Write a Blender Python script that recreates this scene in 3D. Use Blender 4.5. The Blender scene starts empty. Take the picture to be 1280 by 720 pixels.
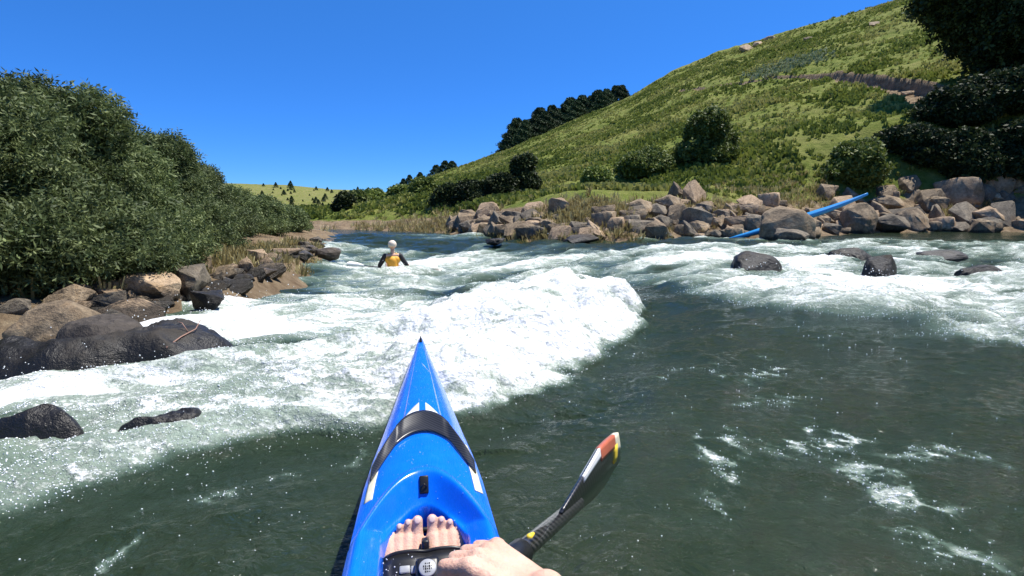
import bpy, bmesh, math, random
import numpy as np
from mathutils import Vector, Matrix

random.seed(7); rng = np.random.default_rng(7)
SC = bpy.context.scene; COL = SC.collection
PI = math.pi
# ------------------------------------------------------------------ camera
CAMH = 1.1; PITCH = math.radians(7.8); F = 690.0
cp, sp = math.cos(PITCH), math.sin(PITCH)
cam = bpy.data.objects.new('camera', bpy.data.cameras.new('camera')); COL.objects.link(cam)
cam.location = (0, 0, CAMH); cam.rotation_euler = (PI/2-PITCH, 0, 0)
cam.data.sensor_width = 36; cam.data.lens = F/1280*36
cam.data.clip_start = .02; cam.data.clip_end = 6000
SC.camera = cam

def ray(px, py):
    X = (px-640)/F; u = (360-py)/F
    return np.array([X, cp+u*sp, u*cp-sp])
def at_depth(px, py, d):
    r = ray(px, py)*d
    return Vector((r[0], r[1], r[2]+CAMH))
def G(px, py, z=0.0):
    r = ray(px, py); t = (z-CAMH)/r[2]
    return Vector((r[0]*t, r[1]*t, z))

# ------------------------------------------------------------------ noise
_tab = np.random.default_rng(3).uniform(-1, 1, (256, 256)).astype(np.float32)
def vnoise(x, y, seed=0):
    x = np.asarray(x, dtype=np.float64)+seed*17.31; y = np.asarray(y, dtype=np.float64)+seed*9.77
    xi = np.floor(x).astype(np.int64); yi = np.floor(y).astype(np.int64)
    fx = x-xi; fy = y-yi
    fx = fx*fx*fx*(fx*(fx*6-15)+10); fy = fy*fy*fy*(fy*(fy*6-15)+10)
    a = _tab[xi & 255, yi & 255]; b = _tab[(xi+1) & 255, yi & 255]
    c = _tab[xi & 255, (yi+1) & 255]; d = _tab[(xi+1) & 255, (yi+1) & 255]
    return (a*(1-fx)+b*fx)*(1-fy)+(c*(1-fx)+d*fx)*fy
def fbm(x, y, o=4, seed=0, gain=.5):
    s = 0; a = 1; t = 0
    for i in range(o):
        ca, sa = math.cos(.6*i), math.sin(.6*i)
        s = s+a*vnoise((x*ca-y*sa)*2**i, (x*sa+y*ca)*2**i, seed+i*3); t += a; a *= gain
    return s/t
def ridged(x, y, o=4, seed=0, gain=.55):
    s = 0; a = 1; t = 0
    for i in range(o):
        ca, sa = math.cos(.7*i), math.sin(.7*i)
        s = s+a*(1-2*np.abs(vnoise((x*ca-y*sa)*2**i, (x*sa+y*ca)*2**i, seed+i*5))); t += a; a *= gain
    return s/t
def ss(a, b, x):
    t = np.clip((x-a)/(b-a), 0, 1); return t*t*(3-2*t)
def polydist(x, y, P):
    """distance to polyline, signed (+ = left of travel), and arc parameter 0..1, over-run beyond ends"""
    best = np.full(np.shape(x), 1e9); bp = np.zeros(np.shape(x)); sg = np.zeros(np.shape(x)); par = np.zeros(np.shape(x))
    n = len(P)-1
    for i in range(n):
        ax, ay = P[i][0], P[i][1]; bx, by = P[i+1][0], P[i+1][1]
        dx, dy = bx-ax, by-ay; L2 = dx*dx+dy*dy
        t = np.clip(((x-ax)*dx+(y-ay)*dy)/L2, 0, 1)
        ex = x-(ax+t*dx); ey = y-(ay+t*dy); d = np.hypot(ex, ey)
        cr = dx*ey-dy*ex
        pd = np.abs(cr)/math.sqrt(L2)
        m = (d < best-1e-6) | ((np.abs(d-best) <= 1e-6) & (pd > bp)); bp = np.where(m, pd, bp)
        best = np.where(m, d, best); sg = np.where(m, np.where(cr >= 0, 1, -1), sg); par = np.where(m, (i+t)/n, par)
    return best*sg, par

# ------------------------------------------------------------------ mesh helpers
def link(name, me, mat=None, parent=None):
    o = bpy.data.objects.new(name, me); COL.objects.link(o)
    if mat is not None and me is not None:
        for m in (mat if isinstance(mat, (list, tuple)) else [mat]): me.materials.append(m)
    if parent is not None: o.parent = parent
    return o
def np_mesh(name, v, f, smooth=True, attrs=None):
    me = bpy.data.meshes.new(name)
    v = np.ascontiguousarray(v, dtype=np.float32); f = np.ascontiguousarray(f, dtype=np.int32)
    k = f.shape[1]
    me.vertices.add(len(v)); me.vertices.foreach_set('co', v.ravel())
    me.loops.add(f.size); me.loops.foreach_set('vertex_index', f.ravel())
    me.polygons.add(len(f))
    me.polygons.foreach_set('loop_start', np.arange(0, f.size, k, dtype=np.int32))
    me.polygons.foreach_set('loop_total', np.full(len(f), k, dtype=np.int32))
    me.polygons.foreach_set('use_smooth', np.full(len(f), smooth, dtype=bool))
    me.update(calc_edges=True)
    for nm, arr in (attrs or {}).items():
        a = me.attributes.new(nm, 'FLOAT', 'POINT'); a.data.foreach_set('value', np.ascontiguousarray(arr, dtype=np.float32).ravel())
    return me
def bm_obj(name, bm, mat, parent=None, smooth=True):
    me = bpy.data.meshes.new(name); bm.to_mesh(me); bm.free()
    if smooth:
        me.polygons.foreach_set('use_smooth', [True]*len(me.polygons))
    return link(name, me, mat, parent)
def empty(name, loc=(0, 0, 0), rz=0):
    o = bpy.data.objects.new(name, None); COL.objects.link(o); o.location = loc; o.rotation_euler = (0, 0, rz)
    o.empty_display_size = .2
    return o
def tag(o, label, cat, group=None, kind=None):
    if label: o['label'] = label
    if cat: o['category'] = cat
    if group: o['group'] = group
    if kind: o['kind'] = kind
    return o
def tube(bm, pts, rad, seg=10, cap=True):
    rings = []; n = len(pts); pts = [Vector(p) for p in pts]
    ref = None
    for i, p in enumerate(pts):
        d = (pts[min(i+1, n-1)]-pts[max(i-1, 0)]).normalized()
        if ref is None:
            ref = d.orthogonal().normalized()
        ref = (ref-d*ref.dot(d)).normalized(); b = d.cross(ref)
        r = rad[i] if hasattr(rad, '__len__') else rad
        rings.append([bm.verts.new(p+(ref*math.cos(2*PI*k/seg)+b*math.sin(2*PI*k/seg))*r) for k in range(seg)])
    for a, b_ in zip(rings, rings[1:]):
        for k in range(seg):
            bm.faces.new((a[k], a[(k+1) % seg], b_[(k+1) % seg], b_[k]))
    if cap:
        bm.faces.new(rings[0][::-1]); bm.faces.new(rings[-1])
def box(bm, c, s, M=None, bev=0):
    r = bmesh.ops.create_cube(bm, size=1)['verts']
    for v in r: v.co = Vector((v.co.x*s[0], v.co.y*s[1], v.co.z*s[2]))
    if bev:
        es = list({e for v in r for e in v.link_edges})
        out = bmesh.ops.bevel(bm, geom=es, offset=bev, segments=2, affect='EDGES', profile=.6)
        r = list({v for f in out['faces'] for v in f.verts} | {v for v in r if v.is_valid})
    for v in r:
        co = v.co.copy()
        if M is not None: co = M @ co
        v.co = co+Vector(c)
def capsule(bm, p0, p1, r0, r1, sub=2):
    p0 = Vector(p0); p1 = Vector(p1)
    t = bmesh.new()
    for p, r in ((p0, r0), (p1, r1)):
        bmesh.ops.create_icosphere(t, subdivisions=sub, radius=r, matrix=Matrix.Translation(p))
    g = bmesh.ops.convex_hull(t, input=t.verts[:])
    for v in [v for v in t.verts if not v.link_faces]: t.verts.remove(v)
    inner = [e for e in g['geom_interior'] if isinstance(e, bmesh.types.BMVert) and e.is_valid]
    if inner: bmesh.ops.delete(t, geom=inner, context='VERTS')
    bmesh.ops.recalc_face_normals(t, faces=t.faces[:])
    tm = bpy.data.meshes.new('t'); t.to_mesh(tm); t.free(); bm.from_mesh(tm); bpy.data.meshes.remove(tm)
def remesh(bm, voxel, smooth_it=4):
    me = bpy.data.meshes.new('tmp'); bm.to_mesh(me); bm.free()
    o = bpy.data.objects.new('tmp', me); COL.objects.link(o)
    m = o.modifiers.new('r', 'REMESH'); m.mode = 'VOXEL'; m.voxel_size = voxel
    s = o.modifiers.new('s', 'SMOOTH'); s.factor = .5; s.iterations = smooth_it
    dg = bpy.context.evaluated_depsgraph_get(); dg.update()
    out = bpy.data.meshes.new_from_object(o.evaluated_get(dg))
    bpy.data.objects.remove(o); bpy.data.meshes.remove(me)
    out.polygons.foreach_set('use_smooth', [True]*len(out.polygons))
    return out

# ------------------------------------------------------------------ materials
class NT:
    def __init__(s, name):
        s.m = bpy.data.materials.new(name); s.m.use_nodes = True; s.t = s.m.node_tree
        s.b = s.t.nodes['Principled BSDF']; s.out = s.t.nodes['Material Output']
    def n(s, ty, **kw):
        nd = s.t.nodes.new(ty)
        for k, v in kw.items():
            if hasattr(nd, k): setattr(nd, k, v)
            else: nd.inputs[k.replace('_', ' ')].default_value = v
        return nd
    def l(s, a, b): s.t.links.new(a, b)
    def coord(s, kind='Object'):
        return s.n('ShaderNodeTexCoord').outputs[kind]
    def pos(s): return s.n('ShaderNodeNewGeometry').outputs['Position']
    def noise(s, scale, detail=4, rough=.55, vec=None, dist=0):
        nd = s.n('ShaderNodeTexNoise'); nd.inputs['Scale'].default_value = scale
        nd.inputs['Detail'].default_value = detail; nd.inputs['Roughness'].default_value = rough
        nd.inputs['Distortion'].default_value = dist
        if vec is not None: s.l(vec, nd.inputs['Vector'])
        return nd.outputs['Fac']
    def ramp(s, fac, stops):
        nd = s.n('ShaderNodeValToRGB'); cr = nd.color_ramp
        while len(cr.elements) < len(stops): cr.elements.new(.5)
        for e, (p, c) in zip(cr.elements, stops):
            e.position = p; e.color = (*c, 1) if len(c) == 3 else c
        s.l(fac, nd.inputs['Fac']); return nd.outputs['Color']
    def math(s, op, a, b=None, c=None, clamp=False):
        nd = s.n('ShaderNodeMath'); nd.operation = op; nd.use_clamp = clamp
        for i, v in enumerate((a, b, c)):
            if v is None: continue
            if isinstance(v, (int, float)): nd.inputs[i].default_value = v
            else: s.l(v, nd.inputs[i])
        return nd.outputs[0]
    def mix(s, fac, a, b, mode='MIX'):
        nd = s.n('ShaderNodeMix'); nd.data_type = 'RGBA'; nd.blend_type = mode
        for k, v in ((0, fac), (6, a), (7, b)):
            if isinstance(v, (int, float)): nd.inputs[k].default_value = v
            elif isinstance(v, tuple): nd.inputs[k].default_value = (*v, 1)
            else: s.l(v, nd.inputs[k])
        return nd.outputs[2]
    def attr(s, name):
        nd = s.n('ShaderNodeAttribute'); nd.attribute_name = name; return nd.outputs['Fac']
    def bump(s, h, strength=.5, dist=.02, normal=None):
        nd = s.n('ShaderNodeBump'); nd.inputs['Strength'].default_value = strength; nd.inputs['Distance'].default_value = dist
        s.l(h, nd.inputs['Height'])
        if normal is not None: s.l(normal, nd.inputs['Normal'])
        return nd.outputs['Normal']
    def set(s, **kw):
        for k, v in kw.items():
            k = k.replace('_', ' ')
            if isinstance(v, (int, float)): s.b.inputs[k].default_value = v
            elif isinstance(v, tuple): s.b.inputs[k].default_value = (*v, 1)
            else: s.l(v, s.b.inputs[k])
        return s

def simple(name, col, rough=.5, spec=.5, var=.12, scale=30, metal=0, bump=0, coat=0):
    t = NT(name)
    nz = t.noise(scale, 5, .6, t.coord())
    c = t.ramp(nz, [(.3, tuple(x*(1-var) for x in col)), (.7, tuple(min(1, x*(1+var)) for x in col))])
    t.set(Base_Color=c, Roughness=rough, Specular_IOR_Level=spec, Metallic=metal)
    if coat: t.set(Coat_Weight=coat, Coat_Roughness=.06)
    if bump: t.set(Normal=t.bump(t.noise(scale*3, 4, .6, t.coord()), .4, bump))
    return t.m

def mat_water():
    t = NT('river_water'); P = t.pos(); foam = t.attr('foam')
    mp = t.n('ShaderNodeMapping'); mp.inputs['Rotation'].default_value = (0, 0, math.radians(-35)); mp.inputs['Scale'].default_value = (.42, 1.15, 1); t.l(P, mp.inputs['Vector']); PA = mp.outputs[0]
    n1 = t.noise(9, 7, .68, PA, .6); n2 = t.noise(38, 6, .7, P, .4); n3 = t.noise(2.6, 5, .6, PA, .8)
    k = t.math('ADD', t.math('MULTIPLY', t.math('SUBTRACT', n1, .5), 1.5), t.math('MULTIPLY', t.math('SUBTRACT', n2, .5), 1.25))
    k = t.math('ADD', k, t.math('MULTIPLY', t.math('SUBTRACT', n3, .5), .5))
    gate = t.math('MULTIPLY', t.math('MINIMUM', t.math('MULTIPLY', foam, 3.0), 1), k)
    f = t.math('ADD', foam, gate)
    fac = t.n('ShaderNodeMapRange'); fac.interpolation_type = 'SMOOTHSTEP'
    t.l(f, fac.inputs['Value']); fac.inputs['From Min'].default_value = .42; fac.inputs['From Max'].default_value = .72
    FF = fac.outputs['Result']
    # deep water: green black, milky with entrained air where the foam field is high
    col = t.ramp(t.math('ADD', foam, t.math('MULTIPLY', t.math('SUBTRACT', n3, .5), .25)),
                 [(0, (.017, .029, .013)), (.16, (.026, .042, .024)), (.34, (.085, .125, .090)), (.60, (.30, .36, .29))])
    brn = t.ramp(t.noise(.7, 4, .6, P, .4), [(.45, (0, 0, 0)), (.7, (1, 1, 1))])
    col = t.mix(t.math('MULTIPLY', brn, t.math('SUBTRACT', .45, foam, None, True)), col, (.026, .030, .009))
    n4 = t.noise(3.4, 6, .68, PA, 1.2)
    thick = t.math('ADD', f, t.math('MULTIPLY', t.math('SUBTRACT', n4, .5), 1.6))
    white = t.ramp(t.math('MULTIPLY', thick, .6), [(.26, (.27, .33, .27)), (.40, (.50, .54, .48)), (.56, (.80, .81, .79))])
    col = t.mix(FF, col, white)
    rough = t.math('MULTIPLY_ADD', FF, .55, .06)
    h = t.math('ADD', t.math('MULTIPLY', t.noise(7, 5, .55, P, 1.2), .7), t.math('MULTIPLY', t.noise(30, 4, .65, P, .5), .34))
    nrm = t.bump(h, .9, .05)
    nrm = t.bump(t.math('MULTIPLY', t.noise(45, 5, .7, PA), FF), .6, .02, nrm)
    t.set(Base_Color=col, Roughness=rough, IOR=1.33, Normal=nrm)
    t.set(Specular_IOR_Level=t.math('SUBTRACT', .30, t.math('MULTIPLY', FF, .15)))
    t.set(Subsurface_Weight=0.0)
    return t.m

def mat_ground():
    t = NT('ground'); P = t.pos(); soil = t.attr('soil')
    n1 = t.noise(.12, 6, .65, P); n2 = t.noise(1.1, 7, .7, P); n3 = t.noise(.45, 5, .6, P)
    g = t.ramp(n2, [(.30, (.07, .105, .018)), (.48, (.175, .20, .040)), (.62, (.24, .24, .07)), (.78, (.25, .235, .08))])
    g2 = t.ramp(n3, [(.3, (.60, .72, .55)), (.6, (1.0, 1.0, 1.0))])
    g = t.mix(1.0, g, g2, 'MULTIPLY')
    dry = t.ramp(n1, [(.48, (0, 0, 0)), (.66, (1, 1, 1))])
    g = t.mix(t.math('MULTIPLY', dry, .45), g, (.24, .22, .075))
    s = t.ramp(t.noise(2.5, 6, .7, P), [(.3, (.13, .085, .050)), (.55, (.27, .20, .125)), (.75, (.40, .32, .21))])
    sf = t.math('ADD', soil, t.math('MULTIPLY', t.math('SUBTRACT', n2, .5), .7))
    sm = t.ramp(sf, [(.42, (0, 0, 0)), (.6, (1, 1, 1))])
    c = t.mix(sm, g, s)
    t.set(Base_Color=c, Roughness=.95, Specular_IOR_Level=.1)
    t.set(Normal=t.bump(t.noise(2.2, 8, .75, P), 1.0, .25))
    return t.m

def mat_leaf(name, dark, mid, light, trans=.25):
    t = NT(name); r = t.attr('rnd')
    c = t.ramp(r, [(0, dark), (.5, mid), (1, light)])
    oi = t.n('ShaderNodeObjectInfo'); rv = t.math('MULTIPLY_ADD', oi.outputs['Random'], .5 if 'grass' not in name else 0, .78 if 'grass' not in name else 1)
    cmb = t.n('ShaderNodeCombineColor')
    for i in range(3): t.l(rv, cmb.inputs[i])
    c = t.mix(1.0, c, cmb.outputs[0], 'MULTIPLY')
    t.set(Base_Color=c, Roughness=.62, Specular_IOR_Level=.18 if 'dark' in name or 'pine' in name else .32)
    tr = t.n('ShaderNodeBsdfTranslucent'); t.l(c, tr.inputs['Color'])
    mx = t.n('ShaderNodeMixShader'); mx.inputs[0].default_value = trans
    t.l(t.b.outputs[0], mx.inputs[1]); t.l(tr.outputs[0], mx.inputs[2]); t.l(mx.outputs[0], t.out.inputs[0])
    return t.m

def mat_rock(name, a, b, c, stain=(.30, .19, .09), wet=0.0):
    t = NT(name); P = t.coord()
    oi = t.n('ShaderNodeObjectInfo')
    n1 = t.noise(1.6, 7, .68, P, .3); n2 = t.noise(9, 6, .7, P); n3 = t.noise(.8, 4, .6, P, .5)
    col = t.ramp(n1, [(.28, a), (.5, b), (.72, c)])
    col = t.mix(t.ramp(n3, [(.52, (0, 0, 0)), (.68, (1, 1, 1))]), col, stain)
    spk = t.ramp(n2, [(.35, (.62, .62, .62)), (.6, (1.06, 1.06, 1.06))])
    col = t.mix(1.0, col, spk, 'MULTIPLY')
    rv = t.math('MULTIPLY_ADD', oi.outputs['Random'], .5, .75)
    cmb = t.n('ShaderNodeCombineColor')
    for i in range(3): t.l(rv, cmb.inputs[i])
    col = t.mix(1.0, col, cmb.outputs[0], 'MULTIPLY')
    # dark wet band where the river splashes the stone
    sep = t.n('ShaderNodeSeparateXYZ'); t.l(t.pos(), sep.inputs[0])
    wl = t.math('ADD', sep.outputs[2], t.math('MULTIPLY', t.math('SUBTRACT', n1, .5), .5))
    wm = t.ramp(wl, [(.10+wet, (1, 1, 1)), (.20+wet, (0, 0, 0))])
    col = t.mix(t.math('MULTIPLY', wm, .82), col, (.012, .011, .009))
    t.set(Base_Color=col, Roughness=t.math('MULTIPLY_ADD', wm, -.42, .85), Specular_IOR_Level=.4)
    h = t.math('ADD', t.math('MULTIPLY', n2, .35), n1)
    t.set(Normal=t.bump(h, .9, .07))
    return t.m

M_WATER = mat_water(); M_GROUND = mat_ground()
M_ROCK = mat_rock('river_rock', (.105, .075, .046), (.25, .185, .115), (.41, .315, .20))
M_ROCKT = mat_rock('tan_rock', (.22, .150, .09), (.43, .305, .19), (.56, .42, .27))
M_ROCKG = mat_rock('grey_rock', (.075, .061, .045), (.175, .145, .105), (.29, .242, .172), (.20, .15, .10))
M_WET = mat_rock('wet_rock', (.035, .029, .024), (.075, .062, .050), (.14, .118, .095), (.06, .042, .026), .03)
M_WET2 = mat_rock('soaked_rock', (.018, .015, .012), (.036, .030, .023), (.075, .060, .044), (.05, .032, .018), .10)
M_LEAF_W = mat_leaf('shrub_leaf', (.042, .062, .020), (.105, .145, .050), (.21, .25, .095))
M_LEAF_B = mat_leaf('bush_leaf', (.055, .085, .016), (.125, .17, .032), (.22, .26, .06))
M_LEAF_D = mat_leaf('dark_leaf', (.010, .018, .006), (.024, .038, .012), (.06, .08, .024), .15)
M_LEAF_P = mat_leaf('pine_leaf', (.018, .038, .015), (.036, .066, .026), (.07, .105, .045), .1)
M_GRASS = mat_leaf('hill_grass', (.11, .145, .026), (.215, .25, .046), (.36, .345, .11), .3)
M_DRY = mat_leaf('dry_grass', (.20, .16, .06), (.36, .30, .13), (.46, .41, .20), .3)
M_FLOWER = mat_leaf('pale_heath', (.20, .25, .09), (.34, .38, .18), (.48, .50, .30), .2)
M_BARK = simple('bark', (.10, .075, .055), .9, .2, .4, 8, bump=.01)

# ------------------------------------------------------------------ terrain
LB = [G(*p) for p in [(-420, 640), (-160, 470), (20, 425), (110, 412), (200, 385), (290, 362), (335, 340), (385, 316), (412, 302), (428, 295), (420, 290.5)]]
LB = [(-6, -30), (-5.2, -8)]+[(p.x, p.y) for p in LB]+[(-30, 34), (-120, 42)]
RB = [G(*p) for p in [(470, 288.2), (550, 291.5), (620, 298), (700, 301), (800, 301), (860, 299), (950, 299), (1010, 297), (1080, 291), (1180, 290), (1290, 290)]]
RB = [(-140, 62), (-60, 52), (-22, 42)]+[(p.x, p.y) for p in RB]+[(40, 26), (44, 5), (42, -30)]
AZ = np.radians([-180, -40, -30, -22, -18, -13, -10, -6.5, 0, 5.5, 11.3, 15.5, 19.7, 26.5, 33.3, 60, 180])
ELR = np.array([0, 0, 0, 0, 0.2, 1.6, 2.9, 4.1, 6.4, 8.8, 11.0, 13.2, 14.6, 15.8, 16.7, 17, 8])
ELL = np.interp(AZ, np.radians([-180, -40, -24, -19, -16, -12, -5, 0, 180]), [1.5, 2.2, 2.9, 2.0, 2.5, 1.9, 1.8, 1.5, 1.5])
PATH = []   # filled after the first raycast
def terrain(x, y):
    x = np.asarray(x, float); y = np.asarray(y, float)
    dl, _ = polydist(x, y, LB)        # + = left of travel = outside the river on the left bank
    dr, _ = polydist(x, y, RB)
    r = np.hypot(x, y); az = np.arctan2(x, y)
    r = np.hypot(x, y); az = np.arctan2(x, y)
    bl = np.interp(dl, [-3, -.8, 0, .6, 3, 6, 40, 200], [-.9, -.6, -.08, .12, .5, .7, .9, 1.2])
    br = np.interp(dr, [-3, -.8, 0, .5, 2.2, 5, 9, 60], [-.9, -.6, -.08, .2, 1.1, 2.1, 2.4, 2.6]); br = np.where(br > 0, br*np.interp(az, [-.35, -.2, -.02, .1], [.3, .36, .8, 1]), br)
    z = np.maximum(bl, br)
    R = 118+10*np.sin(az*5); el = np.radians(np.interp(az, AZ, ELR))
    zs = CAMH+R*np.tan(el)
    t = np.clip((r-31)/(R-31), 0, 1)
    prof = t**1.12
    zr = 1.6+(zs-1.6)*prof+np.where(r > R, (r-R)*np.tan(el)*.25, 0)-np.where(r > R+60, (r-R-60)*np.tan(el)*.4, 0)
    bump_ = (fbm(x*.06, y*.06, 3, 5)*1.2)*t*(1-t)*3+fbm(x*.5, y*.5, 4, 9)*.22*ss(.02, .1, t)
    zr = zr+bump_
    w = ss(2.0, 9.0, dr)
    z = np.where(dr > 0, z+(np.maximum(zr, z)-z)*w, z)
    RL = 240.; ell = np.radians(np.interp(az, AZ, ELL))
    zl = (CAMH+RL*np.tan(ell))*np.clip((r-70)/(RL-70), 0, 1)**1.3+fbm(x*.02, y*.02, 3, 15)*1.4*ss(90, 150, r)
    out = (dl > 0) | (dr > 0)
    z = np.where(out, np.maximum(z, zl), z)
    z = z+np.where(out, fbm(x*1.1, y*1.1, 4, 21)*.10*np.clip(np.maximum(dl, dr), 0, 1), 0)
    soil = np.where(dl > 0, 1-ss(1.0, 3.5, dl), 0)+np.where(dr > 0, 1-ss(2.2, 4.6, dr), 0)
    soil = np.clip(np.where(out, soil, 1), 0, 1); soil = np.where((r > 95) & (az < -.17), np.maximum(soil, .60), soil)
    soil = np.where((az < -.10) & (r > 30), soil*.75, soil)
    if len(PATH):
        d, p = polydist(x, y, PATH)
        near = np.abs(d) < 8
        wd = np.interp(p, [0, .25, .6, .85, 1], [1.9, 1.4, .85, .5, .35])
        dd = np.abs(d+fbm(x*.5, y*.5, 2, 31)*.5)
        cut = (1-ss(wd*.8, wd*1.15, dd))
        z = np.where(near, z-cut*wd*.8, z); soil = np.where(near, np.maximum(soil, (1-ss(wd*1.0, wd*1.35, dd))*1.2), soil)
    return z, soil
def cast(px, py, r0=2.0, r1=400):
    d = ray(px, py); hn = math.hypot(d[0], d[1])
    rs = np.geomspace(r0, r1, 900)
    X = d[0]/hn*rs; Y = d[1]/hn*rs; Z = CAMH+d[2]/hn*rs
    z, _ = terrain(X, Y)
    k = np.argmax(np.maximum(z, 0.0) > Z)
    if not (np.maximum(z, 0)[k] > Z[k]): k = len(rs)-1
    return Vector((X[k], Y[k], max(z[k], 0)))
pp = [cast(*p, r0=30) for p in [(1175, 121), (1150, 113), (1120, 105), (1080, 98), (1040, 94), (1000, 96), (960, 99), (930, 104), (890, 109), (850, 114)]]
PATH = [(p.x, p.y) for p in pp]
def tz(x, y): return float(terrain(np.array([x]), np.array([y]))[0][0])

def polar_grid(azs, rs, fn, attr_names):
    A, Rr = np.meshgrid(azs, rs)     # rows: r
    X = Rr*np.sin(A); Y = Rr*np.cos(A)
    out = fn(X.ravel(), Y.ravel())
    v = np.stack([X.ravel(), Y.ravel(), out[0]], 1)
    na, nr = len(azs), len(rs)
    i = np.arange(nr-1)[:, None]*na; j = np.arange(na)[None, :]
    a = (i+j).ravel(); b = (i+(j+1) % na).ravel(); c = (i+na+(j+1) % na).ravel(); d = (i+na+j).ravel()
    f = np.stack([a, d, c, b], 1)
    # close the middle with a fan of degenerate-free quads
    return v, f, {n: out[k+1] for k, n in enumerate(attr_names)}
az_dense = np.radians(np.concatenate([np.linspace(-50, 50, 900), np.linspace(50, 310, 90)[1:-1]]))
rs = np.concatenate([np.geomspace(.05, 20, 110), np.linspace(20, 132, 470)[1:], np.geomspace(132, 3000, 90)[1:]])
v, f, at = polar_grid(az_dense, rs, terrain, ['soil'])
me = np_mesh('ground', v, f, True, at)
tag(link('ground', me, M_GROUND), 'grassy valley ground with a steep green hillside and bare soil banks', 'ground', kind='structure')

# ------------------------------------------------------------------ water
CREST = [G(*p) for p in [(-330, 760), (-130, 680), (0, 634), (100, 622), (170, 603), (250, 582), (310, 566), (400, 548), (480, 526), (560, 516), (640, 500), (700, 478), (755, 446), (790, 412), (806, 384)]]
CREST = [(p.x, p.y) for p in CREST]
RIGHTE = [(p.x, p.y) for p in [G(*q) for q in [(800, 352), (840, 372), (900, 386), (1000, 398), (1100, 404), (1180, 424), (1290, 446), (1500, 480), (1900, 520)]]]
TRAILS = [(.055, .50, [(960, 440), (969, 467), (942, 484), (973, 493), (995, 515), (1026, 538), (1040, 542)]),
    (.075, .68, [(933, 549), (973, 553), (1009, 555), (1049, 569), (1089, 578), (1115, 587), (1124, 609), (1111, 635), (1133, 653), (1160, 664), (1191, 667)]),
    (.045, .48, [(1009, 551), (1062, 542), (1098, 549), (1120, 564)]), (.03, .44, [(1133, 627), (1187, 624), (1231, 649), (1253, 667)]),
    (.035, .34, [(1164, 533), (1204, 520), (1242, 518)]), (.03, .40, [(1204, 667), (1227, 689), (1253, 707)]), (.05, .36, [(1115, 570), (1180, 560), (1260, 575), (1330, 600)]),
    (.03, .34, [(110, 712), (161, 685), (199, 655), (240, 632), (274, 619)]), (.03, .26, [(330, 600), (400, 590), (440, 560)]), (.05, .38, [(905, 575), (930, 590), (925, 605)]),
    (.06, .36, [(820, 470), (870, 452), (915, 470), (940, 500)]), (.05, .30, [(1120, 450), (1180, 462), (1250, 470), (1290, 480)]), (.03, .30, [(860, 520), (890, 560), (900, 640)])]
TRAILS = [(w_, g_, [(G(*q).x, G(*q).y) for q in P_]) for (w_, g_, P_) in TRAILS]
BLOBS = [ # px, py, rx, ry, weight of foam
    (960, 468, 22, 7, .34), (995, 500, 40, 12, .25), (940, 498, 14, 8, .30), (1035, 545, 38, 12, .40), (980, 552, 42, 9, .30), (1092, 578, 34, 15, .2), (1112, 600, 22, 22, .2),
    (1130, 650, 32, 12, .2), (1170, 660, 22, 9, .36), (1195, 628, 22, 5, .34), (1240, 650, 30, 5, .26), (905, 575, 22, 14, .26), (1230, 520, 60, 5, .22), (1265, 600, 30, 8, .2),
    (215, 405, 70, 10, .45), (300, 392, 36, 30, .70), (330, 410, 60, 14, .55), (230, 372, 40, 8, .2),
    (350, 345, 45, 14, -.32), (300, 352, 40, 9, -.3), (385, 325, 40, 9, -.25), (470, 298, 80, 5, -.5),
    (330, 448, 90, 5, -.65), (420, 436, 50, 4, -.6),
    (560, 340, 90, 9, .22), (640, 318, 110, 5, .30), (520, 312, 70, 4, .36), (410, 335, 60, 9, .10), (700, 340, 70, 8, .10),
    (850, 325, 60, 10, .20), (720, 322, 50, 5, -.18), (690, 352, 60, 5, -.18), (790, 352, 50, 8, -.22), (560, 360, 50, 6, -.15),
    (430, 385, 90, 14, .26), (500, 400, 80, 14, .20), (560, 380, 100, 8, .16), (400, 360, 60, 8, .16),
    (880, 345, 80, 7, .14), (960, 350, 60, 6, .20), (1010, 325, 40, 12, .45), (1060, 345, 60, 9, .45), (1150, 358, 110, 12, .45), (1240, 380, 80, 16, .35),
    (900, 305, 90, 3, -.55), (780, 304, 120, 3, -.55), (640, 300, 90, 3, -.5), (1150, 302, 120, 4, .02), (1240, 300, 60, 5, -.3), (1240, 330, 40, 6, -.25), (1075, 318, 40, 5, -.1),
    (900, 405, 60, 8, -.1), (1020, 412, 80, 6, .1), (1180, 420, 90, 8, .2),
    (120, 500, 150, 24, .30), (60, 512, 90, 12, .2), (255, 535, 60, 14, -.12), (400, 490, 60, 14, -.10), (395, 478, 30, 8, -.12),
]
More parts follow.
